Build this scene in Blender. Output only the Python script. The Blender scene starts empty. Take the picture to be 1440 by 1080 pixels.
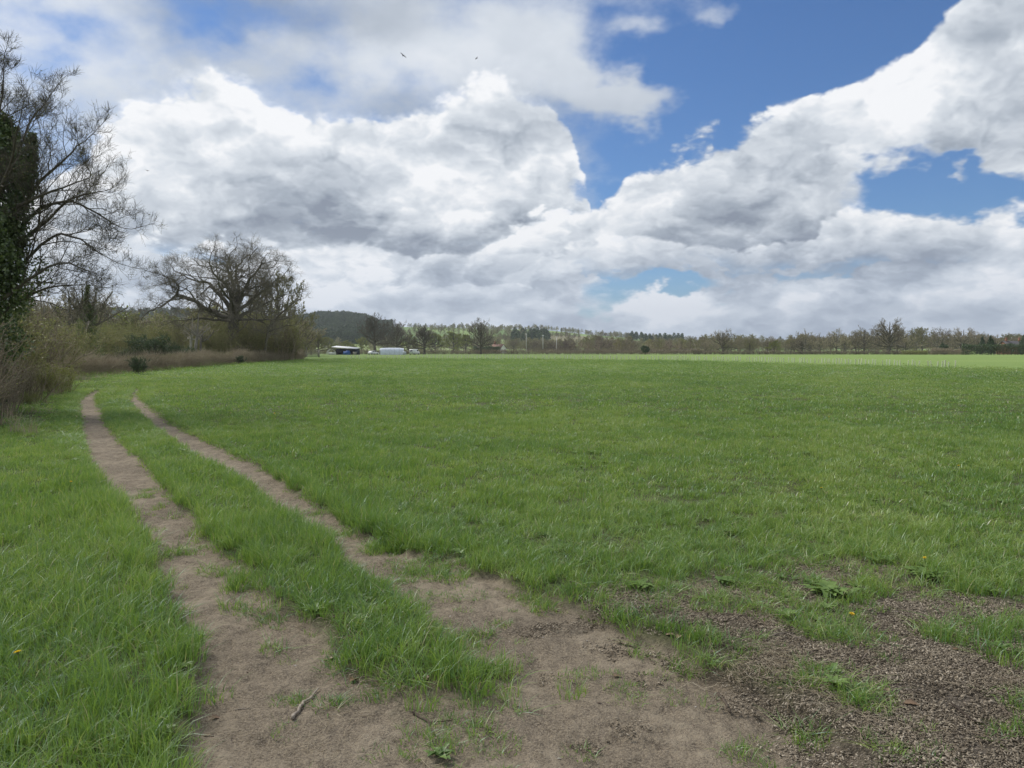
import bpy, bmesh, math, random
import numpy as np
from mathutils import Vector, Matrix, noise as mnoise
SKYSTR = 0.10
SKYTINT = (0.38, 0.61, 0.88)
# thin or clear parts of the high veil; gaps through every bank; light and dark parts: photo x, y, half axes, tilt, weight
HOLES = [(1060, 70, 250, 170, 0, 2.3), (985, 200, 150, 90, 20, 1.6), (870, 262, 90, 60, 40, 1.0), (1200, 60, 260, 150, 0, 2.0),
         (1345, 268, 220, 100, 0, 2.2), (930, 402, 150, 40, 0, 1.2), (845, 425, 80, 60, 0, 0.8),
         (290, 12, 180, 30, 0, 0.35), (20, 75, 60, 40, 0, 0.5), (430, 125, 110, 40, 0, 0.3), (60, 10, 90, 30, 0, .5), (860, 60, 60, 100, 0, 0.6), (840, 205, 70, 50, 0, 0.5),
         (890, 145, 130, 50, -15, -1.7), (1190, 120, 120, 60, 30, -1.9), (1010, 0, 70, 28, 0, -1.3), (900, 40, 70, 30, 0, -.9), (560, 100, 300, 130, 0, -0.4), (740, 90, 120, 120, 0, -0.5), (1100, 20, 60, 20, 0, -.6)]
GAPS = [(1345, 262, 200, 62, 0, 1.1), (930, 402, 150, 26, 0, 0.7), (835, 430, 60, 50, 0, 0.5), (812, 275, 60, 40, 30, 0.6), (1380, 230, 70, 40, 0, -0.8)]
T1 = [(0, 0.98), (0.16, 0.88), (0.42, 0.68), (0.80, 0.36), (1, 0.46)]
T2 = [(0, 0.97), (0.3, 0.82), (0.7, 0.52), (1, 0.42)]
BANKS = [
 ([(-60, 370), (200, 355), (380, 330), (700, 345), (800, 370), (860, 395), (1000, 380), (1440, 380), (1500, 380)], None, 5.5, 5.0, 0.6, 1.0,
  [(0, 0.97), (0.2, 0.78), (0.45, 0.5), (1, 0.5)], 2.3, 1.5),
 ([(-60, 440), (400, 420), (600, 395), (780, 425), (860, 412), (960, 420), (1100, 400), (1250, 415), (1440, 405)], None, 3.5, 3.0, 0.5, 1.0,
  [(0, 0.92), (0.12, 0.74), (0.3, 0.42), (1, 0.48)], 2.3, 1.7),
 ([(-60, 250), (60, 250), (130, 190), (200, 150), (250, 112), (300, 92), (345, 125), (390, 170), (450, 180), (520, 165), (600, 160), (680, 140), (740, 130), (785, 160), (806, 220), (825, 290), (850, 420)],
  [(-60, 400), (200, 400), (400, 385), (700, 385), (850, 350)], 6.5, 6.5, 1.3, 3.0, T1, 2.0, 1.0),
 ([(660, 420), (700, 335), (760, 312), (850, 290), (880, 258), (930, 225), (1000, 203), (1060, 183), (1130, 163), (1200, 120), (1290, 55), (1360, 0), (1440, -80)],
  [(680, 410), (860, 425), (1000, 425), (1440, 420)], 4.8, 3.5, 0.6, 3.0, T1, 2.1, 1.0),
 ([(1130, 350), (1180, 300), (1230, 272), (1280, 276), (1320, 300), (1380, 285), (1440, 292)],
  [(680, 410), (860, 425), (1000, 425), (1440, 420)], 3.5, 2.5, 0.5, 3.0, T2, 1.9, 0.8),
]
SHADES = [(300, 125, 80, 50, 0, 0.12), (640, 290, 180, 70, 0, 0.45), (270, 280, 70, 70, 0, 0.12), (90, 90, 200, 80, 0, 0.1),
          (1250, 130, 160, 110, 0, 0.15), (900, 435, 110, 40, 0, 0.4), (700, 60, 200, 110, 0, 0.2), (480, 385, 180, 40, 0, 0.3), (1200, 300, 160, 40, 0, .15),
          (720, 175, 190, 70, 0, -0.32), (545, 160, 90, 60, 0, -0.35), (440, 275, 240, 70, 0, -0.24), (560, 345, 300, 48, 0, -0.36),
          (420, 5, 280, 60, 0, -0.42), (1400, 20, 120, 80, 0, -0.3), (1040, 300, 240, 60, 0, -0.24), (1100, 372, 420, 48, 0, -0.42),
          (1050, 450, 300, 40, 0, -0.2), (330, 440, 300, 60, 0, -0.12)]
R = math.radians
sc = bpy.context.scene
COL = sc.collection

# ------------------------------------------------------------------ camera
CAM_H = 1.6
F = 1088.0            # focal length in photo pixels (photo 1440 x 1080)
HOR = 488.0           # horizon row in the photo
PITCH = math.atan((540 - HOR) / F)
cam_d = bpy.data.cameras.new('camera')
cam = bpy.data.objects.new('camera', cam_d)
COL.objects.link(cam)
cam.location = (0, 0, CAM_H)
cam.rotation_euler = (R(90) - PITCH, 0, 0)
cam_d.sensor_width = 36
cam_d.lens = 36 * F / 1440
cam_d.clip_start = 0.05
cam_d.clip_end = 30000
sc.camera = cam

def ray(px, py):
    """direction of a photo pixel in world space"""
    x = (px - 720) / F; y = (540 - py) / F
    c, s = math.cos(PITCH), math.sin(PITCH)
    return Vector((x, c + y * s, -s + y * c))

# ------------------------------------------------------------------ light
SUN_EL, SUN_AZ = 47.0, -58.0      # azimuth from +Y, negative = to the left
sun_d = bpy.data.lights.new('sun', 'SUN')
sun_d.energy = 2.9
sun_d.angle = R(24)
sun_d.color = (1.0, 0.955, 0.89)
sun = bpy.data.objects.new('sun', sun_d)
COL.objects.link(sun)
sdir = Vector((math.sin(R(SUN_AZ)) * math.cos(R(SUN_EL)), math.cos(R(SUN_AZ)) * math.cos(R(SUN_EL)), math.sin(R(SUN_EL))))
sun.rotation_euler = sdir.to_track_quat('Z', 'Y').to_euler()
sun.location = sdir * 50

sc.view_settings.view_transform = 'Standard'
sc.view_settings.look = 'None'
sc.view_settings.gamma = 1
sc.view_settings.exposure = 0.22

# node helper ---------------------------------------------------------------
class NT:
    def __init__(s, tree):
        s.t = tree; s.n = tree.nodes; s.l = tree.links
    def add(s, typ, **kw):
        nd = s.n.new(typ)
        ins = kw.pop('ins', {})
        for k, v in kw.items(): setattr(nd, k, v)
        for k, v in ins.items(): s.set(nd.inputs[k], v)
        return nd
    def set(s, inp, v):
        if hasattr(v, 'links') or isinstance(v, bpy.types.NodeSocket): s.l.new(v, inp)
        else: inp.default_value = v
    def m(s, op, a, b=None, c=None, clamp=False):
        nd = s.n.new('ShaderNodeMath'); nd.operation = op; nd.use_clamp = clamp
        for i, v in enumerate((a, b, c)):
            if v is not None: s.set(nd.inputs[i], v)
        return nd.outputs[0]
    def vm(s, op, a, b=None, scale=None):
        nd = s.n.new('ShaderNodeVectorMath'); nd.operation = op
        s.set(nd.inputs[0], a)
        if b is not None: s.set(nd.inputs[1], b)
        if scale is not None: s.set(nd.inputs['Scale'], scale)
        return nd.outputs[0]
    def noise(s, vec, scale, detail=4, rough=0.5, dist=0.0, typ='FBM', lac=2.0):
        nd = s.n.new('ShaderNodeTexNoise'); nd.noise_type = typ
        if vec is not None: s.set(nd.inputs['Vector'], vec)
        nd.inputs['Scale'].default_value = scale
        nd.inputs['Detail'].default_value = detail
        nd.inputs['Roughness'].default_value = rough
        nd.inputs['Distortion'].default_value = dist
        nd.inputs['Lacunarity'].default_value = lac
        return nd
    def ss(s, v, a, b, c=0.0, d=1.0):
        nd = s.n.new('ShaderNodeMapRange'); nd.interpolation_type = 'SMOOTHSTEP'
        s.set(nd.inputs[0], v)
        for i, x in enumerate((a, b, c, d)): nd.inputs[i + 1].default_value = x
        return nd.outputs[0]
    def lin(s, v, a, b, c=0.0, d=1.0):
        nd = s.n.new('ShaderNodeMapRange')
        s.set(nd.inputs[0], v)
        for i, x in enumerate((a, b, c, d)): nd.inputs[i + 1].default_value = x
        return nd.outputs[0]
    def mix(s, f, a, b, mode='MIX'):
        nd = s.n.new('ShaderNodeMix'); nd.data_type = 'RGBA'; nd.blend_type = mode
        s.set(nd.inputs[0], f)
        for i, v in ((6, a), (7, b)):
            if isinstance(v, tuple) and len(v) == 3: v = (*v, 1)
            s.set(nd.inputs[i], v)
        return nd.outputs[2]
    def ramp(s, f, stops, interp='LINEAR'):
        nd = s.n.new('ShaderNodeValToRGB'); cr = nd.color_ramp; cr.interpolation = interp
        while len(cr.elements) < len(stops): cr.elements.new(0.5)
        for e, (p, c) in zip(cr.elements, stops):
            e.position = p; e.color = (*c, 1)
        s.set(nd.inputs[0], f)
        return nd.outputs[0]

# ------------------------------------------------------------------ sky
world = bpy.data.worlds.new('World'); sc.world = world
world.use_nodes = True
world.cycles.sampling_method = 'MANUAL'; world.cycles.sample_map_resolution = 256
w = NT(world.node_tree); w.n.clear()
sky = w.add('ShaderNodeTexSky', sky_type='NISHITA', sun_disc=False, sun_elevation=R(SUN_EL), sun_rotation=R(SUN_AZ), air_density=1.0, dust_density=0.4, ozone_density=2.5)
dirv = w.add('ShaderNodeTexCoord').outputs['Generated']
sep = w.add('ShaderNodeSeparateXYZ', ins={0: dirv})
el = w.m('ARCSINE', sep.outputs[2])
az = w.m('ARCTAN2', sep.outputs[0], sep.outputs[1])
K = 1 / R(1)
uv = w.add('ShaderNodeCombineXYZ', ins={0: w.m('MULTIPLY', az, K), 1: w.m('MULTIPLY', el, K)}).outputs[0]
# noise coordinates: direction, features finer towards the horizon
hfac = w.m('DIVIDE', 1.0, w.m('ADD', w.m('MAXIMUM', sep.outputs[2], 0.0), 0.55))
pv = w.vm('MULTIPLY', w.vm('SCALE', dirv, scale=hfac), (1.0, 1.0, 1.12))
wn = w.noise(pv, 4.0, 2, 0.5)
warp_big = w.vm('SUBTRACT', wn.outputs['Color'], (0.5, 0.5, 0.5))
wn2 = w.noise(pv, 16.0, 3, 0.62)
warp_fine = w.vm('SUBTRACT', wn2.outputs['Color'], (0.5, 0.5, 0.5))
pw = w.vm('ADD', pv, w.vm('SCALE', warp_fine, scale=0.07))
pw = w.vm('ADD', pw, w.vm('SCALE', warp_big, scale=0.12))

def px_azel(px, py):
    d = ray(px, py).normalized()
    return math.degrees(math.atan2(d.x, d.y)), math.degrees(math.asin(d.z))

def blobs(vec, lst):
    """sum of soft ellipses given in the sky's azimuth / elevation"""
    acc = None
    for (px, py, rx, ry, rot, wt) in lst:
        a, e = px_azel(px, py)
        mp = w.add('ShaderNodeMapping', vector_type='TEXTURE')
        w.set(mp.inputs['Vector'], vec)
        mp.inputs['Location'].default_value = (a, e, 0)
        mp.inputs['Rotation'].default_value = (0, 0, R(rot))
        mp.inputs['Scale'].default_value = (rx * 0.055, ry * 0.055, 1000)
        g = w.add('ShaderNodeTexGradient', gradient_type='SPHERICAL'); w.set(g.inputs[0], mp.outputs[0])
        f = w.ss(g.outputs['Fac'], 0, 1)
        acc = w.m('MULTIPLY', f, wt) if acc is None else w.m('MULTIPLY_ADD', f, wt, acc)
    return acc

# cumulus lumps: rounded cells, looked up twice (the second a little towards the light)
def billow(v, s, det=1.6):
    vo = w.add('ShaderNodeTexVoronoi', feature='F1', normalize=True, voronoi_dimensions='3D')
    w.set(vo.inputs['Vector'], v); vo.inputs['Scale'].default_value = s
    vo.inputs['Detail'].default_value = det; vo.inputs['Roughness'].default_value = 0.5
    vo.inputs['Lacunarity'].default_value = 2.4
    return vo.outputs['Distance']
b0 = billow(pw, 8.0, 2.2)
b1 = billow(w.vm('ADD', pw, (-0.016, 0.0, 0.040)), 8.0, 2.2)
relief = w.m('SUBTRACT', b1, b0)
n1 = w.noise(pv, 6.0, 7, 0.6).outputs['Fac']
n3 = w.noise(w.vm('ADD', w.vm('MULTIPLY', pw, (1, 1, 1.35)), (3.1, 1.7, 5.2)), 3.6, 4, 0.5).outputs['Fac']
usep = w.add('ShaderNodeSeparateXYZ', ins={0: w.vm('ADD', uv, w.vm('SCALE', warp_big, scale=5.0))})
U, V = usep.outputs[0], usep.outputs[1]
lump = w.m('SUBTRACT', 0.42, b0)
fuzz = w.m('SUBTRACT', n1, 0.5)
Un = w.lin(U, -42.0, 42.0)

def curve(pts):
    fc = w.add('ShaderNodeFloatCurve'); c = fc.mapping.curves[0]
    fc.mapping.extend = 'HORIZONTAL'
    q = []
    for (px, py) in pts:
        a, e = px_azel(px, py)
        q.append(((a + 42) / 84, min(max((e + 10) / 60, 0), 1)))
    while len(c.points) < len(q): c.points.new(0.5, 0.5)
    for p, (x, y) in zip(c.points, sorted(q)): p.location = (x, y); p.handle_type = 'AUTO'
    fc.mapping.update()
    w.set(fc.inputs['Value'], Un)
    return w.m('MULTIPLY_ADD', fc.outputs[0], 60.0, -10.0)

def bank(top, base, lump_a, fuzz_a, edge, base_soft, tone, relief_k, tone_n, b_wobble=5.0):
    """one bank of cloud: lumpy bright top edge, greyer towards its flat base. Returns alpha, tone."""
    h = w.m('SUBTRACT', curve(top), V)
    h = w.m('MULTIPLY_ADD', lump, lump_a, h)
    h = w.m('MULTIPLY_ADD', fuzz, fuzz_a, h)
    a = w.ss(h, 0.0, edge)
    if base:
        b = w.m('MULTIPLY_ADD', fuzz, b_wobble, w.m('SUBTRACT', V, curve(base)))
        a = w.m('MULTIPLY', a, w.ss(b, 0.0, base_soft))
        t = w.m('DIVIDE', w.m('MAXIMUM', h, 0.0), w.m('MAXIMUM', w.m('ADD', h, b), 0.5))
    else:
        t = w.m('DIVIDE', h, 9.0)
    fc = w.add('ShaderNodeFloatCurve'); c = fc.mapping.curves[0]
    while len(c.points) < len(tone): c.points.new(0.5, 0.5)
    for p, xy in zip(c.points, tone): p.location = xy
    fc.mapping.update(); w.set(fc.inputs['Value'], t)
    s = w.m('MULTIPLY_ADD', relief, relief_k, fc.outputs[0])
    s = w.m('MULTIPLY_ADD', w.m('SUBTRACT', n3, 0.5), tone_n, s)
    return a, s

fmix = lambda f, a, b: w.m('MULTIPLY_ADD', w.m('SUBTRACT', b, a), f, a)
uvw = w.vm('ADD', w.vm('ADD', uv, w.vm('SCALE', warp_big, scale=6.0)), w.vm('SCALE', warp_fine, scale=3.0))
# thin high veil with clear gaps
hol = blobs(uvw, HOLES)
va = w.m('SUBTRACT', w.m('MULTIPLY_ADD', fuzz, 3.0, 1.0), hol)
va = w.ss(va, 0.0, 1.5)
alpha = w.m('MULTIPLY', va, 0.95)
tone = w.m('MULTIPLY_ADD', w.m('SUBTRACT', n3, 0.5), 0.9, 0.62)
gaps = blobs(uvw, GAPS)
for bk in BANKS:
    a, s = bank(*bk)
    a = w.m('MULTIPLY', a, w.ss(w.m('MULTIPLY_ADD', fuzz, 1.2, gaps), 0.25, 0.6, 1.0, 0.0))
    tone = fmix(a, tone, s)
    alpha = w.m('MAXIMUM', alpha, a)
tone = w.m('ADD', tone, blobs(uvw, SHADES))
ccol = w.ramp(tone, [(0.0, (0.20, 0.235, 0.30)), (0.25, (0.31, 0.355, 0.42)), (0.5, (0.46, 0.505, 0.565)), (0.75, (0.62, 0.66, 0.71)), (1.0, (0.82, 0.83, 0.85))], 'LINEAR')
# low clouds sink into the pale blue air near the horizon
lowf = w.ss(sep.outputs[2], 0.0, 0.16, 0.42, 0.0)
ccol = w.mix(lowf, ccol, (0.48, 0.58, 0.75))
skyb = w.mix(1.0, w.vm('SCALE', sky.outputs[0], scale=SKYSTR), SKYTINT, 'MULTIPLY')
bg1 = w.add('ShaderNodeBackground', ins={'Strength': 1.0}); w.l.new(skyb, bg1.inputs['Color'])
bg2 = w.add('ShaderNodeBackground', ins={'Strength': 1.0}); w.l.new(ccol, bg2.inputs['Color'])
ms = w.add('ShaderNodeMixShader'); w.l.new(alpha, ms.inputs[0]); w.l.new(bg1.outputs[0], ms.inputs[1]); w.l.new(bg2.outputs[0], ms.inputs[2])
wo = w.add('ShaderNodeOutputWorld'); w.l.new(ms.outputs[0], wo.inputs['Surface'])

# ================================================================== helpers
def mat(name, rough=0.9):
    m = bpy.data.materials.new(name); m.use_nodes = True
    t = NT(m.node_tree)
    b = m.node_tree.nodes['Principled BSDF']
    b.inputs['Roughness'].default_value = rough
    if 'Specular IOR Level' in b.inputs: b.inputs['Specular IOR Level'].default_value = 0.25
    return m, t, b

def tag(o, label=None, cat=None, group=None, kind=None):
    if label: o['label'] = label
    if cat: o['category'] = cat
    if group: o['group'] = group
    if kind: o['kind'] = kind
    return o

def new_mesh(name, V, faces, mats=None, smooth=False, attrs=None, mat_idx=None):
    """V (n,3); faces: list of int arrays, each (m,k)"""
    me = bpy.data.meshes.new(name)
    V = np.ascontiguousarray(V, dtype=np.float32)
    me.vertices.add(len(V)); me.vertices.foreach_set('co', V.ravel())
    faces = [np.asarray(f, dtype=np.int32) for f in faces if len(f)]
    nl = sum(f.size for f in faces); npoly = sum(len(f) for f in faces)
    me.loops.add(nl); me.polygons.add(npoly)
    me.loops.foreach_set('vertex_index', np.concatenate([f.ravel() for f in faces]))
    tot = np.concatenate([np.full(len(f), f.shape[1], np.int32) for f in faces])
    st = np.concatenate([[0], np.cumsum(tot)[:-1]]).astype(np.int32)
    me.polygons.foreach_set('loop_start', st)
    me.polygons.foreach_set('loop_total', tot)
    if smooth: me.polygons.foreach_set('use_smooth', np.ones(npoly, bool))
    if mat_idx is not None: me.polygons.foreach_set('material_index', np.asarray(mat_idx, np.int32))
    for k, v in (attrs or {}).items():
        a = me.attributes.new(k, 'FLOAT', 'POINT'); a.data.foreach_set('value', np.asarray(v, np.float32))
    me.update(calc_edges=True)
    if mats:
        for m in (mats if isinstance(mats, (list, tuple)) else [mats]): me.materials.append(m)
    return me

def obj(name, me, parent=None, loc=(0, 0, 0), rotz=0.0, scale=1.0, link=True):
    o = bpy.data.objects.new(name, me)
    if link: COL.objects.link(o)
    o.parent = parent; o.location = loc; o.rotation_euler = (0, 0, rotz)
    o.scale = (scale,) * 3 if isinstance(scale, (int, float)) else scale
    return o

def empty(name, loc, rotz=0.0, scale=1.0):
    o = obj(name, None, None, loc, rotz, scale); o.empty_display_size = 0.3
    return o

def copy_tree(src, loc, rotz=0.0, scale=1.0):
    c = src.copy(); COL.objects.link(c)
    c.location = loc; c.rotation_euler = (0, 0, rotz); c.scale = (scale,) * 3 if isinstance(scale, (int, float)) else scale
    for ch in list(src.children):
        d = ch.copy(); COL.objects.link(d); d.parent = c
        for g in list(ch.children):
            e = g.copy(); COL.objects.link(e); e.parent = d
    return c

class Geo:
    """collects geometry for ONE mesh"""
    def __init__(s): s.V = []; s.F = {}; s.n = 0; s.mi = {}
    def add(s, V, F, mi=0):
        V = np.asarray(V, float).reshape(-1, 3)
        for f in (F if isinstance(F, list) and len(F) and isinstance(F[0], np.ndarray) and F[0].ndim == 2 else [np.asarray(F)]):
            s.F.setdefault(f.shape[1], []).append(f + s.n)
            s.mi.setdefault(f.shape[1], []).append(np.full(len(f), mi))
        s.V.append(V); s.n += len(V)
    def box(s, c, d, rotz=0.0, mi=0, taper=1.0, bev=0.0):
        x, y, z = [v / 2 for v in d]; t = taper
        v = np.array([(-x, -y, -z), (x, -y, -z), (x, y, -z), (-x, y, -z), (-x * t, -y * t, z), (x * t, -y * t, z), (x * t, y * t, z), (-x * t, y * t, z)])
        cc, ss = math.cos(rotz), math.sin(rotz)
        v = v @ np.array([(cc, ss, 0), (-ss, cc, 0), (0, 0, 1)]) + np.array(c)
        s.add(v, np.array([(0, 3, 2, 1), (4, 5, 6, 7), (0, 1, 5, 4), (1, 2, 6, 5), (2, 3, 7, 6), (3, 0, 4, 7)]), mi)
    def tube(s, pts, rad, k=6, mi=0, cap=True):
        V, F = tubes(np.array([pts], float), np.array([rad], float), k)
        s.add(V, F, mi)
        if cap:
            n = len(pts)
            s.F.setdefault(k, []).append(np.arange(k)[None, ::-1] + s.n - len(V)); s.mi.setdefault(k, []).append(np.full(1, mi))
            s.F.setdefault(k, []).append(np.arange(k)[None] + s.n - k); s.mi.setdefault(k, []).append(np.full(1, mi))
    def mesh(s, name, mats, smooth=False):
        ks = sorted(s.F)
        return new_mesh(name, np.concatenate(s.V), [np.concatenate(s.F[k]) for k in ks], mats, smooth,
                        mat_idx=np.concatenate([np.concatenate(s.mi[k]) for k in ks]))

def tubes(P, Rr, k):
    """P (m,n,3) centre lines, Rr (m,n) radii -> verts, quads"""
    m, n, _ = P.shape
    T = np.gradient(P, axis=1); T /= np.linalg.norm(T, axis=2, keepdims=True) + 1e-9
    ref = np.where(np.abs(T[:, :1, 2:3]) > 0.9, np.array([1.0, 0, 0]), np.array([0, 0, 1.0]))
    A = np.cross(T, np.broadcast_to(ref, T.shape)); A /= np.linalg.norm(A, axis=2, keepdims=True) + 1e-9
    B = np.cross(T, A)
    th = np.arange(k) * 2 * np.pi / k
    V = P[:, :, None] + Rr[:, :, None, None] * (np.cos(th)[None, None, :, None] * A[:, :, None] + np.sin(th)[None, None, :, None] * B[:, :, None])
    i = np.arange(m)[:, None, None] * n * k + np.arange(n - 1)[None, :, None] * k
    j = np.arange(k)[None, None]; j2 = (j + 1) % k
    F = np.stack([i + j, i + j2, i + j2 + k, i + j + k], -1).reshape(-1, 4)
    return V.reshape(-1, 3), F

# value noise in numpy ------------------------------------------------------
def _h(ix, iy, seed):
    n = (ix.astype(np.int64) * 374761393 + iy.astype(np.int64) * 668265263 + seed * 1442695041) & 0xffffffff
    n = ((n ^ (n >> 13)) * 1274126177) & 0xffffffff
    n = n ^ (n >> 16)
    return (n & 0xffff) / 65535.0
def vnoise(x, y, seed=0):
    x = np.asarray(x, float); y = np.asarray(y, float)
    ix = np.floor(x); iy = np.floor(y); fx = x - ix; fy = y - iy
    fx = fx * fx * (3 - 2 * fx); fy = fy * fy * (3 - 2 * fy)
    a = _h(ix, iy, seed); b = _h(ix + 1, iy, seed); c = _h(ix, iy + 1, seed); d = _h(ix + 1, iy + 1, seed)
    return (a * (1 - fx) + b * fx) * (1 - fy) + (c * (1 - fx) + d * fx) * fy
def fbm(x, y, scale=1.0, octv=4, seed=0):
    x = np.asarray(x) * scale; y = np.asarray(y) * scale
    r = 0; a = 0.5; t = 0
    for o in range(octv):
        r = r + a * vnoise(x * 2 ** o + 17.3 * o, y * 2 ** o - 9.1 * o, seed + o); t += a; a *= 0.5
    return r / t
def sstep(x, a, b):
    t = np.clip((x - a) / (b - a), 0, 1); return t * t * (3 - 2 * t)

# ================================================================== terrain
def base_z(x, y):
    """the field falls very gently away from the camera"""
    x = np.asarray(x, float); y = np.asarray(y, float)
    return -1.8 * sstep(y, 60, 420) + 0 * x

def gp(px, py):
    """where the sight line of a photo pixel meets the field"""
    d = ray(px, py); lo, hi = 1.0, 3000.0
    for _ in range(60):
        t = (lo + hi) / 2
        if CAM_H + d.z * t > float(base_z(d.x * t, d.y * t)): lo = t
        else: hi = t
    return d.x * lo, d.y * lo

def at(px, py, dist):
    d = ray(px, py); t = dist / d.y
    return np.array([d.x * t, dist, CAM_H + d.z * t])

def gxy(px, dist):
    """ground point at forward distance dist below photo column px"""
    x = (px - 720) / F * dist * (math.cos(PITCH)) 
    x = (px - 720) / F * dist
    return x, dist, float(base_z(x, dist))

RUT1 = [(549, 136, 145), (560, 117, 131), (600, 121, 147), (650, 135, 192), (700, 170, 240), (750, 198, 285), (800, 214, 350), (850, 245, 395),
        (900, 262, 440), (950, 270, 485), (1000, 276, 560), (1080, 285, 620), (1250, 290, 740), (1800, 200, 900)]
RUT2 = [(547, 191, 196), (560, 184, 193), (580, 201, 214), (600, 223, 244), (640, 283, 322), (660, 319, 366), (700, 373, 430), (740, 428, 495),
        (780, 488, 590), (800, 515, 640), (850, 590, 770), (900, 650, 900), (950, 690, 1000), (1000, 700, 1100), (1080, 640, 1220), (1250, 560, 1400), (1800, 400, 2200)]
def rut_world(lst):
    out = []
    for (py, a, b) in lst:
        xa, ya = gp(a, py); xb, yb = gp(b, py)
        out.append(((xa + xb) / 2, (ya + yb) / 2, abs(xb - xa) / 2))
    return out
def smooth_line(pts, n=8):
    """Catmull-Rom through (x, y, w)"""
    P = np.array(pts); P = np.vstack([2 * P[0] - P[1], P, 2 * P[-1] - P[-2]]); out = []
    for i in range(1, len(P) - 2):
        for t in np.linspace(0, 1, n, endpoint=False):
            out.append(0.5 * ((2 * P[i]) + (-P[i - 1] + P[i + 1]) * t + (2 * P[i - 1] - 5 * P[i] + 4 * P[i + 1] - P[i + 2]) * t * t + (-P[i - 1] + 3 * P[i] - 3 * P[i + 1] + P[i + 2]) * t ** 3))
    out.append(P[-2]); return np.array(out)
L1 = smooth_line(rut_world(RUT1), 4); L2 = smooth_line(rut_world(RUT2), 4)

def rut_dist(x, y, L):
    """distance beyond the rut's edge (negative inside), in half widths, and in metres"""
    best = np.full(x.shape, 9.0); bw = np.ones(x.shape)
    for i in range(len(L) - 1):
        ax, ay, aw = L[i]; bx, by, bw_ = L[i + 1]
        dx, dy = bx - ax, by - ay
        t = np.clip(((x - ax) * dx + (y - ay) * dy) / (dx * dx + dy * dy + 1e-9), 0, 1)
        d = np.hypot(x - ax - t * dx, y - ay - t * dy) - (aw + (bw_ - aw) * t)
        best = np.minimum(best, d)
    return best

MULCH = [gp(*p) for p in [(800, 870), (870, 845), (930, 828), (1000, 815), (1060, 812), (1120, 800), (1200, 798), (1290, 812), (1350, 838), (1440, 850), (1600, 860), (1900, 960), (2300, 1300), (1900, 2600), (1000, 2600), (1150, 1080), (1060, 980), (960, 905), (880, 880)]]
def poly_dist(x, y, poly):
    """signed distance to a polygon, negative inside"""
    d = np.full(x.shape, 1e9); ins = np.zeros(x.shape, bool)
    for (x1, y1), (x2, y2) in zip(poly, poly[1:] + poly[:1]):
        ex, ey = x2 - x1, y2 - y1
        t = np.clip(((x - x1) * ex + (y - y1) * ey) / (ex * ex + ey * ey), 0, 1)
        d = np.minimum(d, np.hypot(x - x1 - t * ex, y - y1 - t * ey))
        c = ((y1 > y) != (y2 > y))
        with np.errstate(divide='ignore', invalid='ignore'):
            c &= x < (x2 - x1) * (y - y1) / (y2 - y1 + 1e-12) + x1
        ins ^= c
    return np.where(ins, -d, d)

# grass tufts standing in the bare parts: photo x, y, radius (m), strength
TUFTS = [(1175, 895, .26, 1), (1140, 868, .30, 1), (1200, 865, .2, .8), (1120, 825, .25, .8), (1000, 918, .17, 1), (1150, 955, .17, 1), (1215, 985, .12, .9), (1100, 845, .20, 1), (1190, 845, .16, .9),
         (1335, 903, .16, .8), (1390, 905, .12, .7), (1130, 1010, .10, .7), (1150, 1035, .09, .5), (830, 825, .18, 1), (560, 965, .10, .6), (640, 955, .15, .9), (600, 935, .25, 1),
         (520, 925, .22, .9), (660, 930, .18, .9), (625, 1052, .10, 1), (655, 1000, .13, .6), (680, 975, .15, .6), (610, 985, .08, .6), (700, 1040, .08, .5), (640, 1025, .08, .5),
         (500, 962, .06, .5), (395, 1012, .05, .4), (330, 795, .12, .7), (350, 815, .20, .8), (395, 860, .16, .7), (330, 845, .10, .5), (335, 752, .14, .8), (395, 900, .08, .5), (415, 830, .3, 1), 
         (600, 790, .22, .8), (640, 800, .2, .8), (745, 835, .14, .6), (770, 850, .10, .6), (720, 870, .08, .4), (575, 755, .35, .8), (520, 735, .3, .7), (920, 912, .08, .6), (985, 970, .07, .6),
         (1060, 830, .2, .8), (1250, 820, .2, .7), (1010, 800, .2, .7), (930, 830, .14, .7), (880, 850, .12, .6), (905, 860, .1, .5), (1300, 985, .05, .4), (640, 900, .2, 1), (610, 860, .15, .8)]
TUFTW = [(*gp(a, b), r, s) for a, b, r, s in TUFTS]

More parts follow.
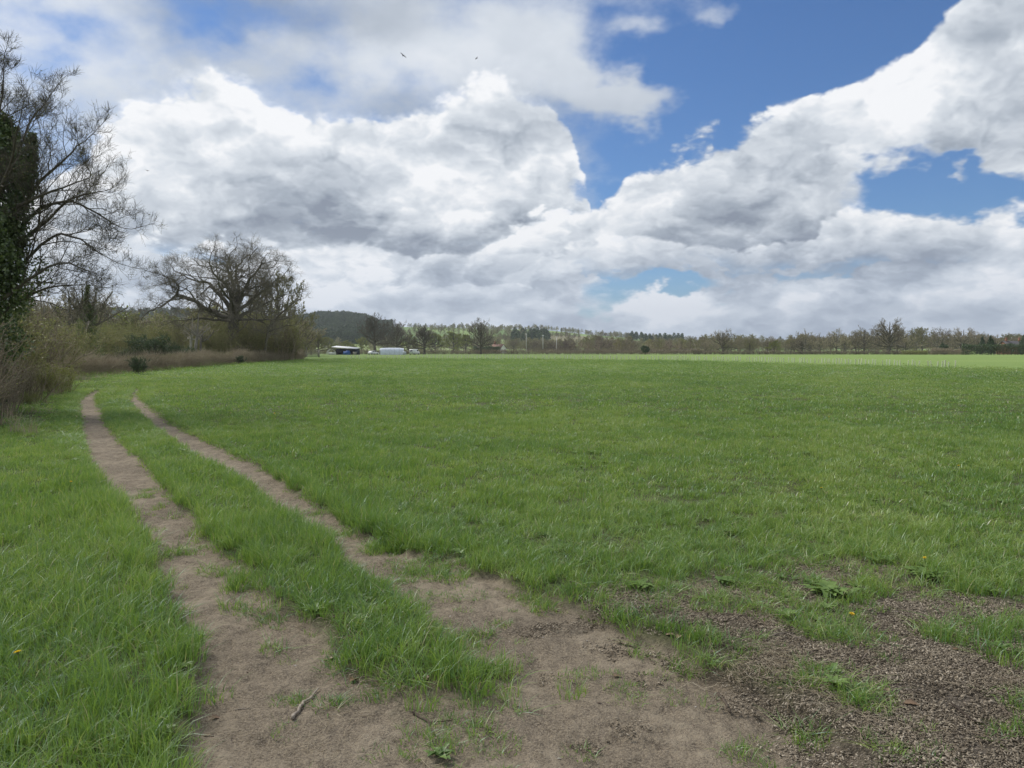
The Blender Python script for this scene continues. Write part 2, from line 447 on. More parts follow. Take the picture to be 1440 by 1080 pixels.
def masks(x, y):
    """bare track, mulch and grass cover at world points"""
    x = np.asarray(x, float); y = np.asarray(y, float)
    n = fbm(x, y, 1.6, 4, 3) - 0.5
    nf = fbm(x, y, 7.0, 3, 11) - 0.5
    d1 = rut_dist(x, y, L1); d2 = rut_dist(x, y, L2)
    d = np.minimum(d1, d2) - 0.10 * sstep(y, 6, 14) * (1 - sstep(y, 22, 30)) + (n * 0.28 + nf * 0.14) * (1 - 0.72 * sstep(y, 5, 12))
    soft = 0.05 + 0.002 * y
    bare = 1 - sstep(d, -soft, soft)
    pd = poly_dist(x, y, MULCH) + n * 0.55 + nf * 0.25
    mulch = 1 - sstep(pd, -0.55, 0.30)
    near_bot = 1 - sstep(y, 3.4, 3.9)            # the strip between the ruts peters out near the camera
    xm = (x > -0.85) & (x < 1.0)
    bare = np.maximum(bare, near_bot * xm * 0.9)
    cover = 1 - np.maximum(bare, mulch * (0.93 + 0.5 * n))
    # thin, patchy places
    tuft = np.zeros(x.shape)
    for tx, ty, tr, ts in TUFTW:
        dd = np.hypot(x - tx, y - ty) / (tr * 1.15)
        tuft = np.maximum(tuft, ts * (1 - sstep(dd + n * 0.9 + nf * 0.5, 0.55, 1.15)))
    patch = sstep(fbm(x, y, 2.6, 4, 29), 0.54, 0.66) * 0.75
    sprout = sstep(fbm(x, y, 4.2, 4, 131), 0.60, 0.70) * 0.42 * (y < 9) * bare
    cover = np.maximum(cover, sprout)
    cover = np.maximum(cover, np.maximum(tuft, patch * np.maximum(mulch, bare * sstep(np.minimum(d1, d2), -0.22, 0.0) * (1 - sstep(y, 6, 9)))))
    return bare, mulch, np.clip(cover, 0, 1), np.minimum(d1, d2)

def fine_z(x, y, bare=None, mulch=None, dd=None):
    if bare is None: bare, mulch, _, dd = masks(x, y)
    near = 1 - sstep(y, 40, 90)
    z = base_z(x, y)
    z = z - 0.045 * bare * near + 0.02 * (1 - bare) * near
    z = z + bare * near * (0.040 * (fbm(x, y, 9.0, 4, 53) - 0.5) + 0.05 * (fbm(x, y, 2.1, 2, 57) - 0.5)) * (1 - sstep(y, 12, 25)) - 0.02 * bare * sstep(dd, -0.5, -0.15) * 0
    z = z + near * (0.03 * (fbm(x, y, 0.7, 2, 41) - 0.5) + 0.020 * (fbm(x, y, 4.0, 3, 43) - 0.5) + 0.010 * (fbm(x, y, 22.0, 2, 47) - 0.5) * (1 - sstep(y, 8, 20)))
    return z

CROP = [(-100, 503.4), (430, 503.2), (900, 506.5), (1440, 519.5), (2400, 545)]  # near edge of the far crop that is coloured as sunlit
SUNLIT_CROPW = [gp(a, b) for a, b in CROP]
def sunlit_crop_line(x):
    return np.interp(x, [p[0] for p in sorted(SUNLIT_CROPW)], [p[1] for p in sorted(SUNLIT_CROPW)])

# ------------------------------------------------------------------ ground sheet
azs = np.concatenate([np.linspace(-180, -44, 60, endpoint=False), np.linspace(-44, 44, 820), np.linspace(44, 180, 60)[1:]])
rr = np.concatenate([[0.05, 0.5, 1.0, 1.5, 2.0], np.geomspace(2.3, 70, 560), np.geomspace(72, 9000, 110)])
AZ, RR = np.meshgrid(np.radians(azs[:-1]), rr)
GX, GY = RR * np.sin(AZ), RR * np.cos(AZ)
b_, m_, c_, d_ = masks(GX.ravel(), GY.ravel())
far_ = (GY.ravel() > 75) | (GY.ravel() < -4)
b_[far_] = 0; m_[far_] = 0; c_[far_] = 1
GZ = fine_z(GX.ravel(), GY.ravel(), b_, m_, d_)
sunlit_crop_ = sstep(GY.ravel() - sunlit_crop_line(GX.ravel()), -1.5, 1.5) * (0.42 + 0.58 * sstep(GX.ravel() / np.maximum(GY.ravel(), 1), 0.0, 0.28))  # mask for the painted sunlit crop, stronger towards the right
Vg = np.stack([GX.ravel(), GY.ravel(), GZ], 1)
na, nr = AZ.shape[1], AZ.shape[0]
i = (np.arange(nr - 1)[:, None] * na + np.arange(na)[None]); i2 = (np.arange(nr - 1)[:, None] * na + (np.arange(na)[None] + 1) % na)
Q = np.stack([i, i + na, i2 + na, i2], -1).reshape(-1, 4)

def ground_mat():
    m, t, b = mat('ground_soil_and_turf', 0.95)
    A = lambda n: t.add('ShaderNodeAttribute', attribute_name=n).outputs['Fac']
    pos = t.add('ShaderNodeNewGeometry').outputs['Position']
    nA = t.noise(pos, 1.3, 4, 0.6).outputs['Fac']
    nB = t.noise(pos, 14, 5, 0.65).outputs['Fac']
    nC = t.noise(pos, 90, 4, 0.7).outputs['Fac']
    nD = t.noise(pos, 320, 2, 0.6).outputs['Fac']
    dirt = t.ramp(t.m('ADD', t.m('MULTIPLY', nA, 0.5), t.m('MULTIPLY', nB, 0.5)), [(0.40, (0.092, 0.071, 0.048)), (0.5, (0.178, 0.142, 0.097)), (0.60, (0.315, 0.260, 0.184))])
    dirt = t.mix(t.ss(nC, 0.42, 0.68), dirt, (0.31, 0.252, 0.172))
    dirt = t.mix(t.ss(nC, 0.30, 0.46, 0.85, 0.0), dirt, (0.080, 0.060, 0.043))
    dirt = t.mix(t.ss(nD, 0.52, 0.66, 0.0, 0.7), dirt, (0.42, 0.36, 0.29))
    vo = t.add('ShaderNodeTexVoronoi', feature='F1'); t.set(vo.inputs['Vector'], t.vm('MULTIPLY', pos, (1, 1.7, 1))); vo.inputs['Scale'].default_value = 75
    mul = t.ramp(t.add('ShaderNodeSeparateColor', ins={0: vo.outputs['Color']}).outputs[0], [(0.0, (0.085, 0.069, 0.050)), (0.45, (0.155, 0.127, 0.093)), (0.8, (0.25, 0.21, 0.158)), (1.0, (0.34, 0.29, 0.24))])
    mul = t.mix(t.ss(vo.outputs['Distance'], 0.35, 0.75), mul, (0.082, 0.065, 0.049))
    mul = t.mix(t.ss(nB, 0.55, 0.75, 0, 0.6), mul, dirt)
    # soil in the pasture, then the turf seen from far off
    soil = t.mix(t.ss(nB, 0.35, 0.7), (0.070, 0.078, 0.030), (0.105, 0.125, 0.045))
    ypos = t.add('ShaderNodeSeparateXYZ', ins={0: pos}).outputs[1]
    big = t.noise(pos, 0.05, 4, 0.6).outputs['Fac']
    mid = t.noise(t.vm('MULTIPLY', pos, (0.6, 1, 1)), 0.55, 5, 0.65).outputs['Fac']
    turf = t.ramp(t.m('ADD', t.m('MULTIPLY', big, 0.4), t.m('MULTIPLY', mid, 0.6)), [(0.36, (0.086, 0.138, 0.038)), (0.5, (0.122, 0.180, 0.047)), (0.64, (0.168, 0.232, 0.060))])
    turf = t.mix(t.ss(ypos, 14.0, 60.0), soil, turf)
    sunlit_crop = t.ramp(t.m('ADD', t.m('MULTIPLY', big, 0.5), t.m('MULTIPLY', mid, 0.5)), [(0.35, (0.182, 0.268, 0.066)), (0.65, (0.235, 0.320, 0.086))])  # lighter, yellower crop green with the far field's sunlight painted into it
    turf = t.mix(A('sunlit_crop'), turf, sunlit_crop)
    col = t.mix(A('bare'), turf, dirt)
    col = t.mix(A('mulch'), col, mul)
    t.set(b.inputs['Base Color'], col)
    h = t.m('ADD', t.m('MULTIPLY', nB, 0.035), t.m('ADD', t.m('MULTIPLY', nC, 0.016), t.m('MULTIPLY', nD, 0.0025)))
    h = t.m('MULTIPLY_ADD', t.m('MULTIPLY', A('mulch'), vo.outputs['Distance']), -0.012, h)
    bp = t.add('ShaderNodeBump', ins={'Strength': 0.9, 'Distance': 1.0, 'Height': h})
    t.l.new(bp.outputs[0], b.inputs['Normal'])
    return m
M_ground = ground_mat()
fb = b_[Q].mean(1) > 0.5
for nm, sel in (('field_ground', ~fb), ('dirt_track', fb)):
    q = Q[sel]; u, inv = np.unique(q, return_inverse=True)
    me = new_mesh(nm, Vg[u], [inv.reshape(-1, 4)], M_ground, True, {'bare': b_[u], 'mulch': m_[u], 'sunlit_crop': sunlit_crop_[u]})
    tag(obj(nm, me), kind='structure')

# ------------------------------------------------------------------ hills beyond the valley
RID = [(-900, 444), (-200, 444), (100, 443), (230, 441), (300, 445), (400, 455), (425, 454), (448, 449), (485, 449), (515, 453), (535, 461), (580, 461), (650, 462), (700, 463), (760, 464), (820, 470), (900, 476), (1000, 480), (1100, 482), (2400, 482)]
HA = [(p - 720) / F for p, _ in RID]; HH = [(HOR - q) / F for _, q in RID]
def hill_z(x, y):
    s = x / y
    top = np.interp(s, HA, HH)
    prof = sstep(y, 650, 1500) * (1 - 0.8 * sstep(y, 1700, 3600))
    return base_z(x, y) - 1.0 + prof * (top * 1500 + 4.0) * (1 + 0.10 * (fbm(x, y, 0.004, 3, 5) - 0.5))
hs = np.linspace(-1.4, 1.4, 300); hy = np.geomspace(600, 3600, 70)
S_, Y_ = np.meshgrid(hs, hy); X_ = S_ * Y_
Vh = np.stack([X_.ravel(), Y_.ravel(), hill_z(X_.ravel(), Y_.ravel())], 1)
a = np.arange(len(hy) - 1)[:, None] * len(hs) + np.arange(len(hs) - 1)[None]
Qh = np.stack([a, a + 1, a + len(hs) + 1, a + len(hs)], -1).reshape(-1, 4)
m, t, b = mat('hill_pasture')
pos = t.add('ShaderNodeNewGeometry').outputs['Position']
vo = t.add('ShaderNodeTexVoronoi', feature='F1'); t.set(vo.inputs['Vector'], t.vm('MULTIPLY', pos, (1, 0.5, 0))); vo.inputs['Scale'].default_value = 0.006
t.set(b.inputs['Base Color'], t.ramp(t.add('ShaderNodeSeparateColor', ins={0: vo.outputs['Color']}).outputs[0], [(0, (0.15, 0.23, 0.07)), (0.35, (0.22, 0.31, 0.09)), (0.6, (0.24, 0.22, 0.12)), (0.8, (0.26, 0.33, 0.12)), (1, (0.30, 0.24, 0.16))], 'CONSTANT'))
tag(obj('hills', new_mesh('hills', Vh, [Qh], m, True)), kind='structure')

# ================================================================== instancing for uncountable stuff
def scatter(name, protos, P, rot, scl, idx, label, cat):
    me = bpy.data.meshes.new(name + '_points')
    me.vertices.add(len(P)); me.vertices.foreach_set('co', np.ascontiguousarray(P, np.float32).ravel())
    a = me.attributes.new('rot', 'FLOAT_VECTOR', 'POINT'); a.data.foreach_set('vector', np.ascontiguousarray(rot, np.float32).ravel())
    a = me.attributes.new('scl', 'FLOAT_VECTOR', 'POINT'); a.data.foreach_set('vector', np.ascontiguousarray(scl, np.float32).ravel())
    a = me.attributes.new('idx', 'INT', 'POINT'); a.data.foreach_set('value', np.asarray(idx, np.int32))
    o = obj(name, me)
    g = bpy.data.node_groups.new(name, 'GeometryNodeTree')
    g.interface.new_socket('Geometry', in_out='INPUT', socket_type='NodeSocketGeometry')
    g.interface.new_socket('Geometry', in_out='OUTPUT', socket_type='NodeSocketGeometry')
    gi = g.nodes.new('NodeGroupInput'); go = g.nodes.new('NodeGroupOutput')
    iop = g.nodes.new('GeometryNodeInstanceOnPoints')
    j = g.nodes.new('GeometryNodeJoinGeometry')
    for p in reversed(protos):
        oi = g.nodes.new('GeometryNodeObjectInfo'); oi.inputs['Object'].default_value = p; oi.inputs['As Instance'].default_value = True
        g.links.new(oi.outputs['Geometry'], j.inputs[0])
    def attr(n, typ):
        q = g.nodes.new('GeometryNodeInputNamedAttribute'); q.data_type = typ; q.inputs['Name'].default_value = n
        return [s for s in q.outputs if s.enabled and s.name == 'Attribute'][0]
    g.links.new(gi.outputs[0], iop.inputs['Points']); g.links.new(j.outputs[0], iop.inputs['Instance'])
    iop.inputs['Pick Instance'].default_value = True
    g.links.new(attr('idx', 'INT'), iop.inputs['Instance Index'])
    er = g.nodes.new('FunctionNodeEulerToRotation'); g.links.new(attr('rot', 'FLOAT_VECTOR'), er.inputs[0])
    g.links.new(er.outputs[0], iop.inputs['Rotation']); g.links.new(attr('scl', 'FLOAT_VECTOR'), iop.inputs['Scale'])
    g.links.new(iop.outputs[0], go.inputs[0])
    md = o.modifiers.new('scatter', 'NODES'); md.node_group = g
    tag(o, label, cat, kind='stuff')
    return o

rng = np.random.default_rng(7)

# ------------------------------------------------------------------ grass
def grass_mat(name, stops, trans=0.35, tip=None):
    m = bpy.data.materials.new(name); m.use_nodes = True
    t = NT(m.node_tree); t.n.clear()
    rb = t.add('ShaderNodeAttribute', attribute_name='rnd').outputs['Fac']
    ri = t.add('ShaderNodeObjectInfo').outputs['Random']
    pos = t.add('ShaderNodeNewGeometry').outputs['Position']
    pn = t.noise(pos, 0.45, 4, 0.6).outputs['Fac']
    pf = t.noise(pos, 2.2, 2, 0.5).outputs['Fac']
    pb = t.noise(pos, 0.09, 3, 0.6).outputs['Fac']
    f = t.m('ADD', t.m('MULTIPLY', rb, 0.30), t.m('ADD', t.m('MULTIPLY', ri, 0.22), t.m('ADD', t.m('ADD', t.m('MULTIPLY', t.lin(pn, 0.3, 0.7), 0.20), t.m('MULTIPLY', t.lin(pb, .35, .65), .22)), t.m('MULTIPLY', pf, 0.18))))
    c = t.ramp(f, stops)
    dead = t.m('MULTIPLY', t.ss(rb, 0.94, 0.955), 0.85)
    c = t.mix(dead, c, (0.50, 0.43, 0.22))
    d = t.add('ShaderNodeBsdfDiffuse', ins={'Roughness': 0.5}); t.l.new(c, d.inputs[0])
    tr = t.add('ShaderNodeBsdfTranslucent'); t.l.new(t.mix(0.4, c, (0.34, 0.50, 0.06), 'MIX'), tr.inputs[0])
    gl = t.add('ShaderNodeBsdfGlossy', ins={'Roughness': 0.45}); gl.inputs[0].default_value = (0.75, 0.85, 0.95, 1)
    s1 = t.add('ShaderNodeMixShader', ins={0: trans}); t.l.new(d.outputs[0], s1.inputs[1]); t.l.new(tr.outputs[0], s1.inputs[2])
    s2 = t.add('ShaderNodeMixShader', ins={0: 0.06}); t.l.new(s1.outputs[0], s2.inputs[1]); t.l.new(gl.outputs[0], s2.inputs[2])
    o = t.add('ShaderNodeOutputMaterial'); t.l.new(s2.outputs[0], o.inputs[0])
    return m
GSTOPS = [(0.20, (0.070, 0.160, 0.028)), (0.42, (0.144, 0.268, 0.043)), (0.60, (0.255, 0.380, 0.062)), (0.82, (0.45, 0.52, 0.14))]
M_grass = grass_mat('grass_blade', GSTOPS)

def blades(n, radius, hmin, hmax, width, lean, seg=3, rnd=None, centre_lean=0.5, flat=0.0):
    """n curved tapering blades in a clump of the given radius; returns verts, faces, rnd"""
    a = rnd.random(n) * 2 * np.pi; r = radius * np.sqrt(rnd.random(n))
    bx, by = r * np.cos(a), r * np.sin(a)
    h = hmin + (hmax - hmin) * rnd.random(n) ** 0.8
    la = np.where(rnd.random(n) < centre_lean, a + rnd.normal(0, 0.7, n), rnd.random(n) * 2 * np.pi)
    ln = h * lean * (0.25 + rnd.random(n) ** 1.3 * 1.3)
    wa = la + np.pi / 2 + rnd.normal(0, 0.8, n)
    wd = width * (0.7 + 0.6 * rnd.random(n))
    V = []; ts = np.linspace(0, 1, seg + 1)
    for t in ts:
        cx = bx + np.cos(la) * ln * t * t; cy = by + np.sin(la) * ln * t * t
        cz = h * (t - 0.28 * lean * t * t * (ln / (h * lean + 1e-6)))
        ww = wd * (1 - t ** 1.6) * 0.5
        if t < 1:
            V.append(np.stack([cx - np.cos(wa) * ww, cy - np.sin(wa) * ww, cz], 1)); V.append(np.stack([cx + np.cos(wa) * ww, cy + np.sin(wa) * ww, cz], 1))
        else: V.append(np.stack([cx, cy, cz], 1))
    k = len(V); V = np.stack(V, 1).reshape(-1, 3)
    i0 = np.arange(n)[:, None] * k
    quads = np.concatenate([i0 + np.array([2 * s, 2 * s + 1, 2 * s + 3, 2 * s + 2]) for s in range(seg - 1)]) if seg > 1 else np.zeros((0, 4), int)
    tris = i0 + np.array([2 * seg - 2, 2 * seg - 1, 2 * seg])
    return V, [quads, tris], np.repeat(rnd.random(n), k)

def blade_proto(name, mt, **kw):
    V, Fc, rv = blades(rnd=rng, **kw)
    return obj(name, new_mesh(name, V, Fc, mt, False, {'rnd': rv}), link=False)

pA = [blade_proto('grass_clump', M_grass, n=46, radius=0.075, hmin=0.035, hmax=0.115, width=0.0045, lean=l, seg=3) for l in (0.6, 0.9, 1.2, 1.5, 1.0, 0.8)]
pS = [blade_proto('short_grass_clump', M_grass, n=40, radius=0.06, hmin=0.015, hmax=0.05, width=0.0035, lean=1.0, seg=2) for _ in range(3)]
pB = [blade_proto('grass_clump', M_grass, n=70, radius=0.16, hmin=0.035, hmax=0.10, width=0.0075, lean=l, seg=2) for l in (0.5, 0.8, 1.0)]
pC = [blade_proto('grass_clump', M_grass, n=90, radius=0.33, hmin=0.03, hmax=0.085, width=0.015, lean=0.8, seg=2) for _ in range(3)]
pD = [blade_proto('grass_clump', M_grass, n=110, radius=0.8, hmin=0.03, hmax=0.085, width=0.035, lean=0.8, seg=1) for _ in range(3)]
protos = pA + pS + pB + pC + pD

def sample_sector(n, r0, r1, half=50.0):
    n = int(n * 1.3) if half >= 50 else n
    a = np.radians(rng.uniform(-half, half, n)); r = np.sqrt(rng.uniform(r0 * r0, r1 * r1, n))
    return r * np.sin(a), r * np.cos(a)
PX, PY, SC, IX, SZ = [], [], [], [], []
def zone(n, r0, r1, fi0, fi1, i0, ni, smin, smax, dmin=-9, dmax=99):
    x, y = sample_sector(n, r0, r1)
    r = np.hypot(x, y)
    p = sstep(r, r0, r0 + fi0) * (1 - sstep(r, r1 - fi1, r1)) if fi0 > 0 else (1 - sstep(r, r1 - fi1, r1))
    bare, mulch, cov, dd = masks(x, y)
    keep = rng.random(len(x)) < p * np.clip(cov, 0, 1) ** 0.8
    keep &= (y < sunlit_crop_line(x) - 1) & (dd > dmin) & (dd < dmax)
    x, y, cov, dd, mulch = x[keep], y[keep], cov[keep], dd[keep], mulch[keep]
    # taller in lush patches and along the rut edges, short where it is trodden
    hh = 0.40 + 0.85 * fbm(x, y, 1.1, 3, 61) + 0.45 * (fbm(x, y, 0.16, 2, 67) - 0.5)
    verge = np.exp(-((dd - 0.22) / 0.22) ** 2)
    hh = hh + 0.30 * verge * (1 - mulch) * (1 - sstep(y, 5, 10)) - 0.22 * verge * sstep(y, 8, 12)
    midstrip = (x < -0.2) & (dd < 0.6) & (x > -10)
    hh = hh * (0.35 + 0.65 * sstep(cov, 0.15, 0.75))
    lush = np.where(x < -1.2, 1.0, 0.0) * (1 - sstep(y, 7, 16)) * 0.35 + 0.10 * (dd < 0.5) * (1 - mulch) * (y < 12) * (x < 0.3)
    hh = hh + lush
    s = rng.uniform(smin, smax, len(x))
    PX.append(x); PY.append(y); SC.append(s); SZ.append(s * hh)
    ix = i0 + rng.integers(0, ni, len(x))
    if i0 == 0:
        shrt = rng.random(len(x)) < np.where(cov < 0.7, 0.75, 0.10)
        ix = np.where(shrt, 6 + rng.integers(0, 3, len(x)), ix)
        SZ[-1] = np.where(shrt, s * 0.9, SZ[-1])
    IX.append(ix)
zone(9500, 1.6, 9.0, 0, 3.0, 0, 6, 0.8, 1.25)
zone(15000, 6.0, 21.0, 3.0, 6.0, 9, 3, 0.8, 1.2, 0.10)
zone(17000, 15.0, 50.0, 6.0, 14.0, 12, 3, 0.8, 1.2, 0.28)
zone(15000, 36.0, 125.0, 14.0, 40.0, 15, 3, 0.8, 1.2, 0.7)
zone(42000, 6.0, 20.0, 0.0, 2.0, 0, 6, 0.9, 1.4, -9, 0.16)
zone(90000, 14.0, 40.0, 0.0, 2.0, 0, 6, 1.0, 1.7, -9, 0.45)
zone(9000, 34.0, 60.0, 0.0, 4.0, 9, 3, 1.0, 1.7, -9, 0.8)
PX, PY, SC, IX, SZ = map(np.concatenate, (PX, PY, SC, IX, SZ))
PZ = fine_z(PX, PY) - 0.004
rot = np.stack([rng.normal(0, 0.16, len(PX)), rng.normal(0.08, 0.16, len(PX)), rng.uniform(0, 6.283, len(PX))], 1)
scatter('grass', protos, np.stack([PX, PY, PZ], 1), rot, np.stack([SC, SC, SZ], 1), IX, 'green meadow grass covering the field and the verges of the track', 'grass')

# ================================================================== woody plants
def bark_mat(name, c1, c2, scale=3.0):
    m, t, b = mat(name, 0.95)
    pos = t.add('ShaderNodeTexCoord').outputs['Object']
    n = t.noise(t.vm('MULTIPLY', pos, (1, 1, 0.35)), scale * 3, 5, 0.65).outputs['Fac']
    n2 = t.noise(pos, scale * 0.3, 3, 0.5).outputs['Fac']
    ri = t.add('ShaderNodeObjectInfo').outputs['Random']
    t.set(b.inputs['Base Color'], t.ramp(t.m('ADD', t.m('ADD', t.m('MULTIPLY', n, 0.45), t.m('MULTIPLY', n2, 0.30)), t.m('MULTIPLY', ri, 0.25)), [(0.36, c1), (0.64, c2)]))
    t.l.new(t.add('ShaderNodeBump', ins={'Strength': 0.6, 'Distance': 0.05, 'Height': n}).outputs[0], b.inputs['Normal'])
    return m
M_oakbark = bark_mat('oak_bark', (0.085, 0.075, 0.056), (0.215, 0.192, 0.145))
M_greybark = bark_mat('grey_bark', (0.096, 0.086, 0.070), (0.240, 0.216, 0.173))
M_palebark = bark_mat('pale_bark', (0.14, 0.125, 0.105), (0.40, 0.37, 0.32))
M_twig_brown = bark_mat('brown_twigs', (0.175, 0.145, 0.103), (0.37, 0.31, 0.22), 1.0)
M_twig_olive = bark_mat('olive_twigs', (0.158, 0.147, 0.075), (0.323, 0.285, 0.143), 1.0)
M_twig_fawn = bark_mat('fawn_twigs', (0.27, 0.225, 0.155), (0.50, 0.43, 0.30), 1.0)
M_hedge_twig = bark_mat('flailed_hedge_twigs', (0.165, 0.138, 0.095), (0.40, 0.335, 0.235), 1.0)

def leaf_mat(name, stops, trans=0.3, rough=0.5, spec=0.06):
    m = bpy.data.materials.new(name); m.use_nodes = True
    t = NT(m.node_tree); t.n.clear()
    rb = t.add('ShaderNodeAttribute', attribute_name='rnd').outputs['Fac']
    pos = t.add('ShaderNodeNewGeometry').outputs['Position']
    pn = t.noise(pos, 1.1, 3, 0.6).outputs['Fac']
    ri = t.add('ShaderNodeObjectInfo').outputs['Random']
    c = t.ramp(t.m('ADD', t.m('ADD', t.m('MULTIPLY', rb, 0.45), t.m('MULTIPLY', ri, 0.22)), t.m('MULTIPLY', pn, 0.33)), stops)
    d = t.add('ShaderNodeBsdfDiffuse'); t.l.new(c, d.inputs[0])
    tr = t.add('ShaderNodeBsdfTranslucent'); t.l.new(c, tr.inputs[0])
    gl = t.add('ShaderNodeBsdfGlossy', ins={'Roughness': rough})
    s1 = t.add('ShaderNodeMixShader', ins={0: trans}); t.l.new(d.outputs[0], s1.inputs[1]); t.l.new(tr.outputs[0], s1.inputs[2])
    s2 = t.add('ShaderNodeMixShader', ins={0: spec}); t.l.new(s1.outputs[0], s2.inputs[1]); t.l.new(gl.outputs[0], s2.inputs[2])
    o = t.add('ShaderNodeOutputMaterial'); t.l.new(s2.outputs[0], o.inputs[0])
    return m
M_ivy = leaf_mat('ivy_leaves', [(0.2, (0.045, 0.075, 0.024)), (0.5, (0.110, 0.165, 0.045)), (0.8, (0.24, 0.29, 0.085))], 0.2, 0.35, 0.08)
M_bud_olive = leaf_mat('olive_spring_buds', [(0.2, (0.13, 0.145, 0.045)), (0.8, (0.30, 0.30, 0.10))], 0.4)
M_bud_yellow = leaf_mat('yellow_green_spring_leaves', [(0.2, (0.17, 0.21, 0.04)), (0.8, (0.34, 0.36, 0.09))], 0.45)
M_evergreen = leaf_mat('dark_evergreen_leaves', [(0.2, (0.032, 0.056, 0.022)), (0.5, (0.066, 0.105, 0.038)), (0.8, (0.13, 0.18, 0.062))], 0.15, 0.4, 0.06)
M_brownleaf = leaf_mat('brown_bramble_leaves', [(0.2, (0.10, 0.062, 0.040)), (0.5, (0.17, 0.125, 0.070)), (0.8, (0.15, 0.17, 0.06))], 0.3)

class Wood:
    """branching skeleton: polylines with radii, grouped by their number of points"""
    def __init__(s, seed): s.L = {}; s.r = random.Random(seed); s.tips = []; s.pts = []
    def path(s, P, rad, lev): s.L.setdefault((len(P), lev), []).append((P, rad))
    def grow(s, p, d, L, r, lev, prm):
        """one branch and, below it, its children"""
        q = prm[min(lev, len(prm) - 1)]
        n = q['n']; rnd = s.r
        P = [p]; d = list(d); st = L / n
        g = q['gnarl']
        dirs = [tuple(d)]
        for i in range(n):
            d[0] += rnd.gauss(0, g); d[1] += rnd.gauss(0, g); d[2] += rnd.gauss(0, g) + q.get('up', 0.0) / n
            m = math.sqrt(d[0] ** 2 + d[1] ** 2 + d[2] ** 2); d = [d[0] / m, d[1] / m, d[2] / m]
            p = (p[0] + d[0] * st, p[1] + d[1] * st, p[2] + d[2] * st)
            P.append(p); dirs.append(tuple(d))
        rt = r * q.get('taper', 0.35)
        rad = [r + (rt - r) * i / n for i in range(n + 1)]
        s.path(P, rad, lev)
        s.kids(P, dirs, rad, L, lev, prm)
        if lev >= len(prm) - 1: s.tips.append(P[-1])
    def kids(s, P, dirs, rad, L, lev, prm):
        if lev >= len(prm) - 1: return
        q = prm[lev]; rnd = s.r; n = len(P) - 1
        k = q['kids']; k = int(k) + (rnd.random() < k - int(k))
        for j in range(k):
            f = q.get('from', 0.25) + (1 - q.get('from', 0.25)) * (j + rnd.random()) / k
            x = f * n; i = min(int(x), n - 1); u = x - i
            a, b = P[i], P[i + 1]
            pp = (a[0] + (b[0] - a[0]) * u, a[1] + (b[1] - a[1]) * u, a[2] + (b[2] - a[2]) * u)
            t = dirs[min(i + 1, n)]
            ang = R(q.get('ang', 48)) * rnd.uniform(0.7, 1.25)
            vx, vy, vz = rnd.gauss(0, 1), rnd.gauss(0, 1), rnd.gauss(0, 1) + q.get('kup', 0.4)
            dt = vx * t[0] + vy * t[1] + vz * t[2]
            vx -= dt * t[0]; vy -= dt * t[1]; vz -= dt * t[2]
            m = math.sqrt(vx * vx + vy * vy + vz * vz) + 1e-6
            c, sn = math.cos(ang), math.sin(ang)
            dd = (t[0] * c + vx / m * sn, t[1] * c + vy / m * sn, t[2] * c + vz / m * sn)
            LL = L * q['ratio'] * rnd.uniform(0.6, 1.25) * (1.15 - 0.55 * f)
            if 'minl' in q: LL = max(LL, q['minl'])
            rr_ = (rad[i] + (rad[i + 1] - rad[i]) * u) * q.get('rr', 0.6)
            s.grow(pp, dd, LL, max(rr_, prm[-1].get('rmin', 0.004)), lev + 1, prm)
    def limb(s, pts, r0, r1, prm, lev=0, L=None):
        """a limb along given points (smoothed), with children"""
        pts = smooth_line([tuple(p) for p in pts], 3)[:, :3]
        n = len(pts)
        P = [(p[0] + s.r.gauss(0, r0 * 0.25), p[1] + s.r.gauss(0, r0 * 0.25), p[2] + s.r.gauss(0, r0 * 0.25)) if 0 < i < n - 1 else tuple(p) for i, p in enumerate(pts)]
        dirs = []
        for i in range(n):
            a = P[max(i - 1, 0)]; b = P[min(i + 1, n - 1)]
            d = [b[0] - a[0], b[1] - a[1], b[2] - a[2]]; m = math.sqrt(sum(v * v for v in d)) + 1e-9; dirs.append(tuple(v / m for v in d))
        rad = [r0 + (r1 - r0) * (i / (n - 1)) ** 0.8 for i in range(n)]
        s.path(P, rad, lev)
        LL = L or sum(math.dist(P[i], P[i + 1]) for i in range(n - 1))
        s.kids(P, dirs, rad, LL, lev, prm)
        q = dict(prm[lev]); 
        s.grow(P[-1], dirs[-1], LL * 0.3, r1, min(lev + 1, len(prm) - 1), prm)
    def arrays(s, levels=None, ksides=(8, 6, 5, 4, 3, 3, 3)):
        V = []; Fc = []; n0 = 0
        for (n, lev), lst in s.L.items():
            if levels is not None and lev not in levels: continue
            P = np.array([a for a, _ in lst]); Rr = np.array([b for _, b in lst])
            v, f = tubes(P, Rr, ksides[min(lev, 6)])
            V.append(v); Fc.append(f + n0); n0 += len(v)
        return np.concatenate(V), np.concatenate(Fc)
    def sample(s, n, levels, rs):
        """random points along the branches of the given levels"""
        A = []; B = []
        for (k, lev), lst in s.L.items():
            if lev not in levels: continue
            P = np.array([a for a, _ in lst]); A.append(P[:, :-1].reshape(-1, 3)); B.append(P[:, 1:].reshape(-1, 3))
        A = np.concatenate(A); B = np.concatenate(B); l = np.linalg.norm(B - A, axis=1)
        i = rs.choice(len(A), n, p=l / l.sum()); u = rs.random((n, 1))
        return A[i] + (B[i] - A[i]) * u

